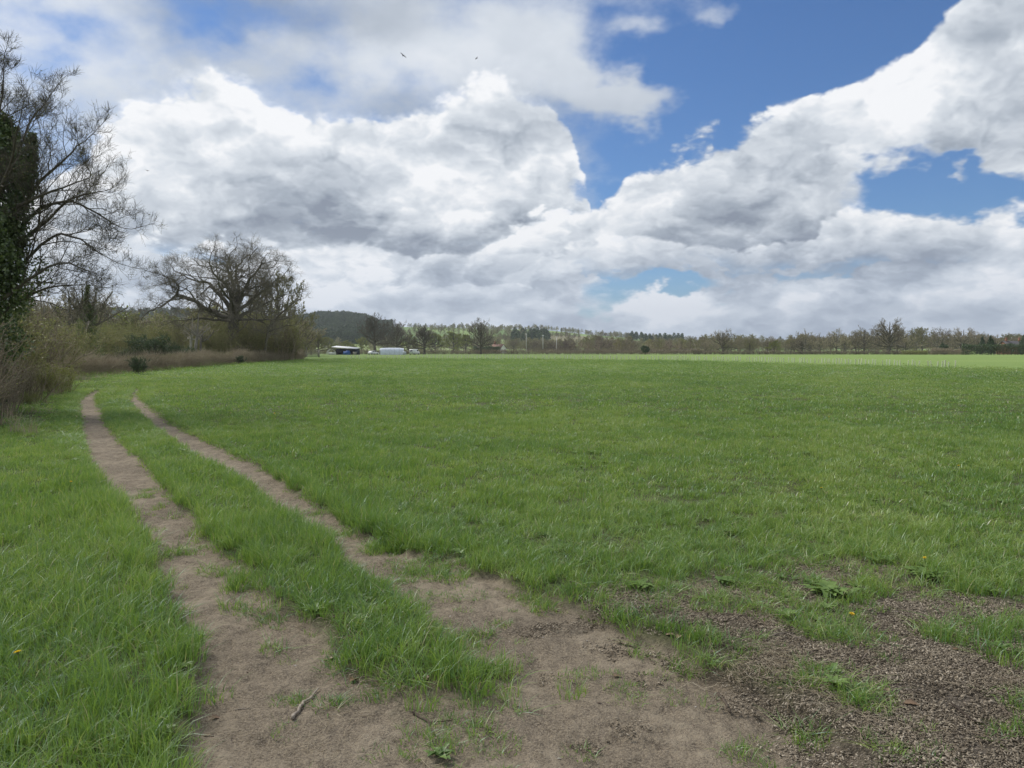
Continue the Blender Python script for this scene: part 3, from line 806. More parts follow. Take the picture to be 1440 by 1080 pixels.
def leaves(P, size, rs, spread=0.0, aspect=0.75, fold=0.25, hang=0.0):
    """small folded leaves (two triangles each side of the midrib) centred on P"""
    n = len(P)
    P = P + rs.normal(0, spread, (n, 3)) if spread else P
    d = rs.normal(0, 1, (n, 3)); d[:, 2] -= hang; d /= np.linalg.norm(d, axis=1, keepdims=True)
    u = np.cross(d, rs.normal(0, 1, (n, 3))); u /= np.linalg.norm(u, axis=1, keepdims=True) + 1e-9
    w = np.cross(d, u)
    s = size * (0.6 + 0.8 * rs.random((n, 1)))
    tip = P + d * s; L_ = P + d * s * 0.45 + u * s * aspect * 0.5 + w * s * fold * 0.5; R_ = P + d * s * 0.45 - u * s * aspect * 0.5 + w * s * fold * 0.5
    V = np.stack([P, L_, tip, R_], 1).reshape(-1, 3)
    i = np.arange(n)[:, None] * 4
    return V, [np.concatenate([i + np.array([0, 1, 2]), i + np.array([0, 2, 3])])], np.repeat(rs.random(n), 4)

def leaf_obj(name, P, size, mt, rs, parent, **kw):
    V, Fc, rv = leaves(P, size, rs, **kw)
    return obj(name, new_mesh(name, V, Fc, mt, False, {'rnd': rv}), parent)

# ------------------------------------------------------------------ the great oak by the bend of the track
OD = 84.0
def tp(px, py, D, dy=0.0): return at(px, py, D + dy)
def local(o, pts): return [tuple(np.array(p) - np.array(o)) for p in pts]
ox, oy, oz = gxy(329, OD)
oak = empty('oak_tree', (ox, oy, oz))
tag(oak, 'great spreading bare oak with crooked limbs behind the hedge at the bend', 'tree')
oak.scale = (0.98, 0.98, 0.85)
W = Wood(11)
OAK = [dict(n=6, gnarl=0.2, kids=10, ratio=0.46, ang=58, kup=0.3, rr=0.5, **{'from': 0.25}),
       dict(n=6, gnarl=0.30, kids=5.6, ratio=0.55, ang=50, kup=0.4, rr=0.6, taper=0.4),
       dict(n=5, gnarl=0.26, kids=4.4, ratio=0.62, ang=48, kup=0.3, rr=0.55, taper=0.4),
       dict(n=4, gnarl=0.24, kids=5, ratio=0.62, ang=46, kup=0.3, rr=0.55, taper=0.5, minl=0.6),
       dict(n=3, gnarl=0.22, kids=0, ratio=0.5, taper=0.5, rmin=0.008)]
P0 = (0, 0, -0.3)
W.path([P0, (0.05, 0, 1.5), (-0.05, 0.1, 3.5), (0.1, 0, 5.6), (0.1, 0, 7.2), (0.0, 0.2, 9.0)], [0.95, 0.72, 0.62, 0.58, 0.48, 0.30], 0)
LIMBS = [([(327, 440), (310, 432), (294, 424), (276, 412), (258, 401), (241, 404), (222, 418), (208, 424)], 0.36, 0.06, 0),
         ([(241, 403), (250, 390), (244, 375), (225, 365)], 0.16, 0.05, -0.5),
         ([(328, 425), (310, 400), (294, 380), (272, 374), (247, 360)], 0.30, 0.05, 1.5),
         ([(328, 425), (322, 388), (300, 362), (294, 340)], 0.30, 0.05, -1.5),
         ([(329, 425), (329, 385), (320, 358), (322, 333)], 0.32, 0.05, 0.5),
         ([(331, 425), (335, 392), (333, 362), (343, 338)], 0.30, 0.05, 2.5),
         ([(333, 420), (346, 382), (360, 360), (371, 346)], 0.28, 0.05, -1.0),
         ([(333, 425), (355, 408), (375, 388), (394, 370)], 0.27, 0.05, 1.0),
         ([(331, 438), (352, 426), (376, 412), (398, 400)], 0.26, 0.05, 2.0),
         ([(329, 440), (308, 440), (280, 436), (255, 440)], 0.20, 0.05, -3.0),
         ([(331, 430), (325, 410), (312, 392), (306, 378)], 0.25, 0.05, -6.0),
         ([(331, 430), (338, 405), (352, 390), (356, 372)], 0.25, 0.05, 6.0),
         ([(331, 440), (350, 438), (370, 440), (392, 436)], 0.20, 0.05, -3.0),
         ([(331, 440), (320, 428), (300, 410), (285, 398)], 0.25, 0.05, 5.0)]
for pts, r0, r1, dep in LIMBS:
    n = len(pts)
    q = [tp(a, b, OD, dep * i / (n - 1) * 1.6) for i, (a, b) in enumerate(pts)]
    W.limb(local((ox, oy, oz), q), r0, r1, OAK, 0, L=9.5)
V, Fc = W.arrays({0, 1}); obj('trunk', new_mesh('oak_trunk', V, [Fc], M_oakbark, True), oak)
V, Fc = W.arrays({2, 3, 4}); obj('crown', new_mesh('oak_crown', V, [Fc], M_oakbark, True), oak)
rs = np.random.default_rng(3)
leaf_obj('buds', W.sample(7000, {4}, rs), 0.05, M_bud_olive, rs, oak)

# ------------------------------------------------------------------ the ivy-clad tree at the left edge
LD = 19.0
ox, oy, oz = gxy(-28, LD)
ivt = empty('ivy_clad_tree', (ox, oy, oz))
tag(ivt, 'tall bare tree at the left edge with a thick cloak of ivy on its trunk', 'tree')
ivt.scale = (0.95, 0.95, 0.97)
W2 = Wood(5)
ASH = [dict(n=7, gnarl=0.12, kids=11, ratio=0.40, ang=42, kup=0.5, rr=0.5, **{'from': 0.15}),
       dict(n=6, gnarl=0.16, kids=7, ratio=0.50, ang=42, kup=0.45, rr=0.6, up=0.25),
       dict(n=5, gnarl=0.18, kids=5, ratio=0.52, ang=40, kup=0.4, rr=0.62, up=0.3),
       dict(n=4, gnarl=0.18, kids=2.6, ratio=0.55, ang=40, kup=0.4, rr=0.6, up=0.3, minl=0.22),
       dict(n=3, gnarl=0.16, kids=0, ratio=0.5, taper=0.6, rmin=0.0030)]
W2.path(local((ox, oy, oz), [at(-28, 640, LD), at(-22, 500, LD), at(-14, 380, LD), at(-10, 280, LD + .3), at(-14, 190, LD + .5), at(-18, 120, LD + 0.6)]), [0.36, 0.28, 0.24, 0.19, 0.12, 0.06], 0)
LL = [([(-12, 400), (20, 330), (60, 285), (105, 275), (145, 292), (180, 312)], .07, .010, 0.6, 3.3),
      ([(-12, 340), (25, 300), (60, 245), (100, 212), (128, 186)], .07, .010, -.6, 2.9),
      ([(-10, 290), (20, 225), (44, 165), (78, 118)], .06, .010, 1.0, 2.4),
      ([(-12, 210), (2, 140), (8, 75)], .05, .010, -.5, 2.0),
      ([(-14, 430), (40, 390), (90, 362), (132, 374)], .06, .010, -1.0, 3.0),
      ([(-12, 370), (50, 320), (105, 272), (155, 260)], .07, .010, 1.5, 3.2),
      ([(-14, 450), (30, 420), (70, 400), (110, 396)], .055, .012, 1.2, 3.4),
      ([(-12, 310), (30, 280), (80, 258), (130, 240)], .06, .012, -1.8, 3.6),
      ([(-12, 420), (30, 370), (80, 325), (120, 330), (150, 350)], .06, .012, 0.2, 3.8),
      ([(-14, 380), (-50, 320), (-90, 280), (-140, 260)], .075, .012, 0.2, 4.0),
      ([(-14, 300), (-50, 220), (-80, 160), (-110, 120)], .07, .012, 1.0, 4.0),
      ([(-12, 330), (0, 260), (20, 210), (30, 160)], .06, .012, -2.5, 3.6),
      ([(-12, 360), (10, 300), (40, 240), (60, 190)], .06, .012, 3.0, 3.6)]
for pts, r0, r1, dep, L in LL:
    n = len(pts)
    W2.limb(local((ox, oy, oz), [at(a, b, LD + dep * i / (n - 1)) for i, (a, b) in enumerate(pts)]), r0, r1, ASH, 0, L=L)
V, Fc = W2.arrays({0, 1}); obj('trunk', new_mesh('ivy_tree_trunk', V, [Fc], M_oakbark, True), ivt)
V, Fc = W2.arrays({2, 3, 4}); obj('crown', new_mesh('ivy_tree_crown', V, [Fc], M_oakbark, True), ivt)
rs = np.random.default_rng(4)
# ivy: thick round the trunk and the roots of the limbs, ragged outwards
def ivy_cloud(axis, n, rs, lump=0.35):
    """axis: list of (x, y, z, radius)"""
    A = np.array(axis); seg = rs.integers(0, len(A) - 1, n * 2); u = rs.random((n * 2, 1))
    C = A[seg] * (1 - u) + A[seg + 1] * u
    d = rs.normal(0, 1, (n * 2, 3)); d /= np.linalg.norm(d, axis=1, keepdims=True)
    rad = C[:, 3:4] * (0.30 + 1.05 * rs.random((n * 2, 1)) ** 0.8)
    P = C[:, :3] + d * rad
    f = fbm(P[:, 0] * 1.7 + P[:, 1] * 1.3, P[:, 2] * 1.6 + P[:, 1], 1.0, 3, 77)
    keep = f > 0.42 + lump * 1.9 * (np.linalg.norm(P - C[:, :3], axis=1) / C[:, 3] - 0.72)
    return P[keep][:n]
ax = [(*local((ox, oy, oz), [at(a, b, LD + dd)])[0], r) for a, b, dd, r in
      [(-28, 600, 0, .7), (-15, 480, 0, 1.0), (-8, 400, 0, 1.25), (-2, 330, -.1, 1.25), (0, 260, 0, 1.0), (4, 205, 0, .65), (2, 160, 0, .35)]]
ax2 = [(*local((ox, oy, oz), [at(a, b, LD + dd)])[0], r) for a, b, dd, r in
       [(0, 400, 0, .8), (22, 330, -.3, .6), (36, 275, -.4, .42), (46, 225, -.4, .28), (50, 175, -.4, .12)]]
ax3 = [(*local((ox, oy, oz), [at(a, b, LD + dd)])[0], r) for a, b, dd, r in
       [(10, 330, 0.3, .7), (40, 275, .5, .55), (75, 250, .6, .35), (90, 245, .6, .2)]]
IVP = np.concatenate([ivy_cloud(ax, 40000, rs, .45), ivy_cloud(ax2, 8000, rs, .5)])
leaf_obj('ivy', IVP, 0.066, M_ivy, rs, ivt, aspect=0.95, hang=0.8)
leaf_obj('buds', W2.sample(5000, {3, 4}, rs), 0.03, M_bud_olive, rs, ivt)

# ------------------------------------------------------------------ generic small trees (each kind built once, then copied)
def bare_tree(seed, H, spread, trunk_h, nlimb, twig_r, barkm, crownm, bud=0, budm=None, budsize=0.12, up=0.3, kk=(6, 5, 4), low=0.0, name='bare_tree', lean=0.0, thick=1.0):
    W = Wood(seed); rnd = random.Random(seed * 7 + 1)
    prm = [dict(n=6, gnarl=0.18, kids=kk[0], ratio=0.5, ang=48, kup=0.4, rr=0.55, up=up * 0.6, **{'from': 0.2}),
           dict(n=5, gnarl=0.22, kids=kk[1], ratio=0.52, ang=45, kup=0.35, rr=0.6, up=up),
           dict(n=4, gnarl=0.24, kids=kk[2], ratio=0.58, ang=45, kup=0.3, rr=0.65, up=up),
           dict(n=3, gnarl=0.22, kids=0, ratio=0.5, taper=0.6, rmin=twig_r)]
    r0 = H * 0.026 * thick
    W.path([(0, 0, -0.5), (rnd.gauss(0, .1), 0, trunk_h * 0.5), (lean * .3, rnd.gauss(0, .1), trunk_h), (lean * .6, 0, H * 0.55), (lean, 0, H * 0.85)], [r0 * 1.25, r0, r0 * 0.85, r0 * 0.5, r0 * 0.15], 0)
    for j in range(nlimb):
        f = (j + 0.5) / nlimb; a = j * 2.4 + rnd.uniform(-.4, .4)
        z = trunk_h + (H * 0.50 - trunk_h) * f - low * rnd.random() * trunk_h
        el_ = R(5 + 66 * f ** 1.2 + rnd.uniform(-8, 12))
        L = spread * 1.12 * (1.0 - 0.34 * f) * rnd.uniform(0.85, 1.12)
        W.grow((lean * z / H, 0, z), (math.cos(a) * math.cos(el_), math.sin(a) * math.cos(el_), math.sin(el_)), L, r0 * (0.55 - 0.25 * f), 0, prm)
    V, Fc = W.arrays({0, 1}, (6, 5, 4, 3, 3)); tm = new_mesh(name + '_trunk', V, [Fc], barkm, True)
    V, Fc = W.arrays({2, 3}, (6, 5, 3, 3, 3)); cm = new_mesh(name + '_crown', V, [Fc], crownm, True)
    bm_ = None
    if bud:
        rs = np.random.default_rng(seed)
        V, Fc, rv = leaves(W.sample(bud, {2, 3}, rs), budsize, rs); bm_ = new_mesh(name + '_buds', V, Fc, budm, False, {'rnd': rv})
    return tm, cm, bm_

class Proto:
    def __init__(s, meshes, names):
        s.m = meshes; s.n = names; s.first = None; z = []
        for m in meshes:
            if m is not None:
                a = np.empty(len(m.vertices) * 3, np.float32); m.vertices.foreach_get('co', a); z.append(a[2::3])
        s.H = float(np.percentile(np.concatenate(z), 99.93))
    def place(s, name, x, y, z, rz, sc_, label, cat, group=None):
        if s.first is None:
            e = empty(name, (x, y, z), rz, sc_)
            for m, n in zip(s.m, s.n):
                if m is not None: obj(n, m, e)
            s.first = e
        else:
            e = copy_tree(s.first, (x, y, z), rz, sc_); e.name = name
            for k in ('group', 'label', 'category'):
                if k in e: del e[k]
        tag(e, label, cat, group)
        return e
TC = ['trunk', 'crown', 'leaves']  # the leaves part holds the spring buds of these trees
P_far = [Proto(bare_tree(21, 16, 8.0, 2.6, 14, .040, M_greybark, M_twig_brown, 2500, M_bud_olive, .16), TC),
         Proto(bare_tree(22, 15, 7.5, 2.2, 14, .040, M_greybark, M_twig_fawn, 2500, M_bud_olive, .16, up=0.45), TC),
         Proto(bare_tree(23, 17, 9.4, 3.0, 17, .040, M_oakbark, M_twig_brown, 1500, M_bud_olive, .14, up=0.2, thick=1.5, kk=(7, 6, 4)), TC),
         Proto(bare_tree(24, 14, 7.2, 1.8, 15, .040, M_greybark, M_twig_olive, 5000, M_bud_olive, .18, up=0.5), TC)]
P_mid = [Proto(bare_tree(31, 17, 8.8, 3.2, 17, .036, M_oakbark, M_oakbark, 2500, M_bud_olive, .10, up=0.45, kk=(8, 6, 5), thick=1.5), TC),
         Proto(bare_tree(32, 15, 8.8, 2.6, 17, .036, M_oakbark, M_oakbark, 1200, M_bud_olive, .10, up=0.35, kk=(8, 6, 5), thick=1.6), TC)]
P_yel = Proto(bare_tree(41, 11, 4.5, 1.5, 12, .025, M_greybark, M_twig_olive, 9000, M_bud_yellow, .2, up=0.4), TC)

def leafy(seed, H, R0, n, size, mt, barkm=M_oakbark, shape='round', name='evergreen'):
    """dense evergreen: stem and a ragged volume of leaves"""
    rs = np.random.default_rng(seed)
    z = rs.random(n * 3) ** 0.9
    if shape == 'round': prof = np.sqrt(np.clip(1 - (2 * z - 0.9) ** 2 / 1.25, 0, 1))
    elif shape == 'column': prof = np.clip(1.1 - z ** 3, 0.05, 1) * np.clip(z * 8, 0.4, 1)
    elif shape == 'cone': prof = np.clip(1.0 - z, 0, 1) ** 0.8
    a = rs.random(n * 3) * 2 * np.pi; rr_ = R0 * prof * (0.55 + 0.5 * rs.random(n * 3) ** 0.6)
    P = np.stack([rr_ * np.cos(a), rr_ * np.sin(a), H * (0.06 + 0.94 * z)], 1)
    lob = 0.62 + 0.75 * fbm(np.cos(a) * 1.6 + seed, np.sin(a) * 1.6 + z * 4.0, 1.0, 3, seed + 5)
    P[:, :2] *= lob[:, None]; P[:, 2] *= 0.82 + 0.36 * fbm(np.cos(a) * 1.1 + 3 * rr_ / R0, np.sin(a) * 1.1 + seed, 1.0, 2, seed + 8)
    f = fbm(P[:, 0] / R0 * 2.4 + seed + P[:, 1] / R0 * 1.3, P[:, 2] / H * 4.5 + P[:, 1] / R0 * 1.7, 1.0, 3, seed)
    P = P[f > 0.34 + 0.22 * (rr_ / (R0 * prof + 1e-3) - 0.6)][:n]
    V, Fc, rv = leaves(P, size, rs, aspect=0.8)
    g = Geo(); g.tube([(0, 0, -0.3), (0.03 * R0, 0, H * 0.4), (0, 0, H * 0.85)], [H * 0.03, H * 0.02, H * 0.006], 6)
    rnd = random.Random(seed)
    for k in range(7):
        a_ = k * 2.4; z_ = H * (0.15 + 0.09 * k)
        g.tube([(0, 0, z_), (R0 * .35 * math.cos(a_), R0 * .35 * math.sin(a_), z_ + H * .06), (R0 * .6 * math.cos(a_), R0 * .6 * math.sin(a_), z_ + H * .1)], [H * .012, H * .008, H * .004], 4)
    return g.mesh(name + '_stem', barkm, True), new_mesh(name + '_leaves', V, Fc, mt, False, {'rnd': rv})

# shrubs: many stems from the ground ------------------------------------------------
def shrub(seed, H, R0, nstem, twig_r, twm, nleaf, lm, lsize, name='shrub', up=0.4, kk=(5, 4), arch=0.0):
    W = Wood(seed); rnd = random.Random(seed)
    prm = [dict(n=5, gnarl=0.16, kids=kk[0], ratio=0.5, ang=38, kup=0.3, rr=0.6, up=up - arch, **{'from': 0.25}),
           dict(n=4, gnarl=0.2, kids=kk[1], ratio=0.55, ang=40, kup=0.3, rr=0.65, up=up * 0.6),
           dict(n=3, gnarl=0.2, kids=0, ratio=0.5, taper=0.6, rmin=twig_r)]
    for j in range(nstem):
        a = rnd.random() * 6.283; r_ = R0 * 0.75 * math.sqrt(rnd.random()); ti = R(rnd.uniform(3, 30)) * (0.3 + 0.8 * r_ / R0)
        b_ = a + rnd.gauss(0, .6)
        W.grow((r_ * math.cos(a), r_ * math.sin(a), -0.1), (math.sin(ti) * math.cos(b_), math.sin(ti) * math.sin(b_), math.cos(ti)), H * rnd.uniform(0.55, 0.95), H * 0.009 + twig_r, 0, prm)
    V, Fc = W.arrays({0}, (4, 3, 3, 3)); sm = new_mesh(name + '_stems', V, [Fc], twm, True)
    V, Fc = W.arrays({1, 2}, (4, 3, 3, 3)); cm = new_mesh(name + '_crown', V, [Fc], twm, True)
    rs = np.random.default_rng(seed)
    lmesh = None
    if nleaf:
        V, Fc, rv = leaves(W.sample(nleaf, {1, 2}, rs), lsize, rs, spread=lsize * 0.6); lmesh = new_mesh(name + '_leaves', V, Fc, lm, False, {'rnd': rv})
    return sm, cm, lmesh
SC3 = ['stem', 'crown', 'leaves']
S_brown = [Proto(shrub(51, 3.2, 1.8, 60, .0055, M_twig_brown, 2200, M_brownleaf, .055), SC3), Proto(shrub(52, 3.0, 2.0, 60, .0055, M_hedge_twig, 2500, M_bud_olive, .05), SC3)]
S_olive = [Proto(shrub(53, 4.6, 2.6, 60, .010, M_twig_olive, 7000, M_bud_olive, .10), SC3), Proto(shrub(54, 4.2, 2.4, 60, .010, M_twig_olive, 5500, M_bud_olive, .10), SC3)]
S_yel = [Proto(shrub(55, 2.0, 1.2, 45, .005, M_twig_olive, 7000, M_bud_yellow, .05), SC3)]
S_ever = [Proto(shrub(56, 3.8, 2.0, 40, .010, M_oakbark, 15000, M_evergreen, .12, name='evergreen'), SC3), Proto(shrub(57, 2.0, 0.55, 26, .006, M_oakbark, 11000, M_evergreen, .06, name='holly'), SC3)]
S_willow = [Proto(shrub(58, 6.5, 3.2, 70, .014, M_twig_olive, 8000, M_bud_yellow, .13), SC3)]

def pl(proto, name, px, dist, top_py, H, rz, label, cat, group=None, sxy=1.0):
    """place a plant of natural height H so that it reaches photo row top_py"""
    x, y, z = gxy(px, dist)
    want = (HOR - top_py) / F * dist + CAM_H - z
    s = want / proto.H
    return proto.place(name, x, y, z, rz, (s * sxy, s * sxy, s), label, cat, group)

# ================================================================== left side: thicket, hedge and trees by the track
rnd = random.Random(99)
GT = 'shrubs of the thicket along the left edge'
def many(protos, name, lst, labels, cat, group):
    for k, (px, dist, top) in enumerate(lst):
        p, H = protos[k % len(protos)]
        pl(p, name, px, dist, top, H, rnd.random() * 6.28, labels[k] if isinstance(labels, list) else labels, cat, group, 1.0 + rnd.uniform(-.05, .15))
B1, B2 = (S_brown[0], 2.9), (S_brown[1], 2.7)
O1, O2 = (S_olive[0], 4.4), (S_olive[1], 4.0)
many([B1, B2], 'bramble_thicket', [(-110, 14.5, 420), (-62, 15.5, 470), (-22, 18, 485), (18, 21.5, 492), (42, 27, 500), (64, 33, 506), (86, 40, 510)],
     ['tangled brown thicket at the very left edge under the ivy-clad tree', 'brown thicket with slanting twigs at the left edge, nearest the camera', 'brown tangled shrub right of the nearest thicket at the left edge',
      'brown twiggy shrub beside the yellow-green lit shrub', 'brown shrub just behind the yellow-green lit shrub', 'small brown shrub between the yellow-green shrub and the low hedge', 'last brown shrub before the low hedge begins'], 'shrub', GT)
many([O1, O2, B1], 'shrub', [(-60, 22, 400), (-20, 25, 415), (15, 30, 425), (48, 38, 440), (80, 48, 446), (-5, 36, 420), (40, 48, 436)],
     ['tall olive shrub behind the ivy-clad tree at the frame edge', 'tall twiggy shrub right under the ivy at the left edge', 'brown-green shrub with its top just below the long ivy tree branches', 'olive shrub left of the small ivy-clad tree',
      'olive shrub directly at the foot of the small ivy-clad tree', 'twiggy shrub deep in the left thicket behind the ivy trunk', 'brown shrub behind the left thicket'], 'shrub', GT)
many([(S_yel[0], 1.85)], 'budding_shrub', [(76, 26, 505), (40, 21, 548)], ['bright yellow-green budding shrub in the thicket on the left', 'small yellow-green shrub low at the front of the left thicket'], 'shrub', GT)

def hedge(name, pts, H, Wd, n, rad, tw, seed, L=0.5, leaf=None, parent=None, tops=None):
    """flailed hedge: upright twigs packed along a line; returns (twigs mesh, leaves mesh, origin)"""
    r = np.random.default_rng(seed)
    P = np.array(pts, float); sl = np.hypot(*(P[1:] - P[:-1]).T); cum = np.concatenate([[0], np.cumsum(sl)])
    s = r.random(n) * cum[-1]; x = np.interp(s, cum, P[:, 0]); y = np.interp(s, cum, P[:, 1])
    i = np.clip(np.searchsorted(cum, s) - 1, 0, len(sl) - 1); d = (P[i + 1] - P[i]) / sl[i][:, None]
    hv = H * (0.62 + 0.76 * fbm(s, s * 0, 0.45, 4, seed)); wv = Wd * (0.8 + 0.4 * fbm(s, s * 0, 0.5, 2, seed + 3))
    off = r.normal(0, 0.33, n) * wv; zz = hv * r.random(n) ** 0.75 * (1 - 0.35 * np.abs(off / wv) ** 1.5)
    x = x - d[:, 1] * off; y = y + d[:, 0] * off
    z0 = base_z(x, y) + zz * 0.92 - L * 0.25
    dr = r.normal(0, 1, (n, 3)); dr[:, 2] = np.abs(dr[:, 2]) * 1.1 + 0.35; dr /= np.linalg.norm(dr, axis=1, keepdims=True)
    LL = L * (0.5 + r.random((n, 1)))
    A = np.stack([x, y, z0], 1); B = A + dr * LL * 0.5; C = B + (dr + r.normal(0, 0.35, (n, 3))) * LL * 0.5
    o = np.array([P[0][0], P[0][1], float(base_z(P[0][0], P[0][1]))])
    V, Fc = tubes(np.stack([A, B, C], 1) - o, np.tile(np.array([1, .8, .4]) * rad, (n, 1)) * (0.6 + 0.8 * r.random((n, 1))), 3)
    e = empty(name, tuple(o)); sv = [V]; sf = [Fc]
    # woody stems inside
    k = max(12, int(cum[-1] / 0.35)); s = np.sort(r.random(k)) * cum[-1]; x = np.interp(s, cum, P[:, 0]); y = np.interp(s, cum, P[:, 1])
    A = np.stack([x, y, base_z(x, y) - 0.1], 1) - o; C = A + np.stack([r.normal(0, .12, k), r.normal(0, .12, k), np.full(k, H * 0.8)], 1)
    V, Fc = tubes(np.stack([A, (A + C) / 2 + r.normal(0, .05, (k, 3)), C], 1), np.tile(np.array([.022, .018, .010]), (k, 1)) * max(1, rad / 0.008), 4)
    sv.append(V); sf.append(Fc)
    obj('twigs', new_mesh(name + '_twigs', np.concatenate(sv), [np.concatenate([sf[0], sf[1] + len(sv[0])])], tw, True), e)
    if leaf:
        lm, nl, ls = leaf
        s = r.random(nl) * cum[-1]; x = np.interp(s, cum, P[:, 0]); y = np.interp(s, cum, P[:, 1])
        i = np.clip(np.searchsorted(cum, s) - 1, 0, len(sl) - 1); d = (P[i + 1] - P[i]) / sl[i][:, None]
        hv = H * (0.85 + 0.3 * fbm(s, s * 0, 0.35, 3, seed)); off = np.clip(r.normal(0, 0.45, nl), -1, 1) * Wd * 0.6
        zz = hv * r.random(nl) ** 0.6
        x = x - d[:, 1] * off; y = y + d[:, 0] * off
        keep = fbm(x, y + zz, 0.9, 3, seed + 9) > (0.46 if tw is not None and nl < n else 0.30)
        V, Fc, rv = leaves((np.stack([x, y, base_z(x, y) + zz], 1) - o)[keep], ls, r)
        obj('leaves', new_mesh(name + '_leaves', V, Fc, lm, False, {'rnd': rv}), e)
    return e
HP = [gp(*p) for p in [(92, 531), (120, 529), (170, 525), (230, 520), (300, 514), (330, 512), (373, 509.3), (400, 507.4), (424, 505.8)]]
tag(hedge('field_hedge', HP, 1.10, 0.9, 30000, .008, M_hedge_twig, 71, 0.5, (M_bud_olive, 14000, .05)), 'low flailed reddish brown hedge curving along the left edge of the field', 'hedge')
pl(S_ever[1], 'evergreen_bush', 194, 45, 500, 1.95, 1.0, 'small dark evergreen bush standing in the gap of the low brown hedge', 'bush')
pl(S_ever[1], 'evergreen_bush', 337, 71.5, 499, 1.95, 2.0, 'dark green clump at the front of the low hedge below the great oak', 'bush')

GB = 'shrubs behind the low hedge'
many([O1, O2, (S_willow[0], 6.2)], 'shrub', [(120, 60, 452), (148, 66, 450), (160, 80, 446), (180, 74, 462), (185, 95, 448), (212, 98, 452), (236, 92, 449), (258, 88, 450), (150, 100, 444)],
     ['olive shrub just right of the small ivy-clad tree', 'olive-green shrub second to the right of the small ivy-clad tree', 'yellowish willow shrub behind the low hedge, right of the small ivy-clad tree', 'low olive shrub behind the small evergreen bush of the hedge',
      'grey-green shrub between the small ivy-clad tree and the dark evergreen', 'yellowish willow scrub behind the dark evergreens', 'yellow-green willow scrub left of the pale trunks', 'olive scrub immediately left of the pale trunks', 'tall olive scrub far behind the low hedge on the left'], 'shrub', GB)
many([(S_ever[0], 3.5)], 'evergreen_shrub', [(208, 62, 468), (236, 66, 481), (178, 63, 486), (262, 70, 486)],
     ['tallest dark evergreen shrub behind the low hedge', 'dark evergreen shrub right of the tallest one behind the hedge', 'low dark evergreen shrub left of the tallest one behind the hedge', 'low dark evergreen shrub below the pale trunks'], 'bush', 'dark evergreens behind the low hedge')
many([O2, O1, B2], 'undergrowth_shrub', [(289, 77, 466), (306, 79, 452), (321, 81, 464), (347, 85, 447), (363, 87, 459), (379, 89, 443), (397, 95, 458), (413, 106, 474), (274, 84, 468), (335, 90, 446), (372, 92, 430), (352, 96, 452), (308, 92, 440)],
     ['grey-brown scrub right beside the pale trunks', 'brown scrub under the left limb of the great oak', 'scrub against the left side of the great oak trunk', 'scrub against the right side of the great oak trunk', 'tall brown scrub right of the great oak trunk',
      'brown scrub at the foot of the leaning tree', 'olive scrub at the right end of the oak thicket', 'yellowish shrub where the low hedge ends near the gate', 'olive scrub behind the pale trunks', 'scrub directly behind the great oak trunk',
      'tall scrub under the right limbs of the great oak', 'scrub deep behind the great oak', 'scrub deep behind the left limbs of the great oak'], 'shrub', 'scrub under the great oak')

# the small ivy-clad tree
tm, cm, bm_ = bare_tree(61, 8.5, 3.4, 3.5, 12, .011, M_oakbark, M_greybark, 800, M_bud_olive, .06, kk=(6, 5, 4), name='small_ivy_tree')
x, y, z = gxy(125, 54)
e = empty('small_ivy_clad_tree', (x, y, z), 0.4, 0.86); tag(e, 'small bare-topped tree cloaked in dark ivy standing behind the left end of the low hedge', 'tree')
obj('trunk', tm, e); obj('crown', cm, e); obj('leaves', bm_, e)  # leaves here are the spring buds of the bare top
rs = np.random.default_rng(8)
leaf_obj('ivy', ivy_cloud([(0, 0, 0.2, 1.3), (0.3, 0, 1.8, 1.5), (-.2, 0, 3.4, .95), (0.15, 0, 4.6, .75), (-.1, 0, 5.4, .35), (.1, 0, 6.8, .2)], 8000, rs, .8), .12, M_ivy, rs, e)
# pale dead trunks
def pale_tree(seed, H, px, top, dist, lab, bark=M_palebark):
    tm, cm, _ = bare_tree(seed, H, 1.6, H * .45, 6, .010, bark, M_twig_fawn, kk=(4, 3, 3), up=0.6, lean=0.3, name='pale_tree')
    x, y, z = gxy(px, dist); e = empty('pale_trunk_tree', (x, y, z)); tag(e, lab, 'tree', 'pale trunks left of the great oak')
    obj('trunk', tm, e); obj('crown', cm, e)
pale_tree(63, 5.6, 276, 430, 72, 'pale birch-like tree with a bleached trunk left of the great oak')
pale_tree(64, 5.2, 268, 430, 74, 'thinner pale tree just left of the bleached trunk')
pale_tree(65, 4.6, 283, 430, 72.5, 'short crooked pale tree just right of the bleached trunk')
# the leaning tree right of the oak
x, y, z = gxy(372, 84); Wl = Wood(15)
le = empty('leaning_tree', (x, y, z)); tag(le, 'slim bare tree leaning out to the right below the great oak', 'tree')
prm = [dict(n=6, gnarl=0.2, kids=9, ratio=0.36, ang=45, kup=0.6, rr=0.5, **{'from': 0.1}), dict(n=5, gnarl=0.22, kids=5, ratio=0.5, ang=42, up=.3, rr=0.6), dict(n=4, gnarl=0.22, kids=4, ratio=0.55, ang=42, up=.3, rr=0.6), dict(n=3, gnarl=.2, kids=0, rmin=.009)]
Wl.limb(local((x, y, z), [(x, y, z - 0.2), at(376, 470, 84.0), at(386, 452, 83.6), at(398, 438, 83.0), at(412, 428, 82.5), at(424, 417, 82.0)]), .17, .04, prm, 0, L=5.5)
Wl.limb(local((x, y, z), [at(378, 466, 84.0), at(396, 460, 83.0), at(412, 457, 82.5)]), .09, .03, prm, 0, L=3)
Wl.limb(local((x, y, z), [at(388, 450, 83.6), at(402, 448, 83.0), at(418, 440, 82.5)]), .08, .03, prm, 0, L=3)
V, Fc = Wl.arrays({0, 1}); obj('trunk', new_mesh('leaning_trunk', V, [Fc], M_oakbark, True), le)
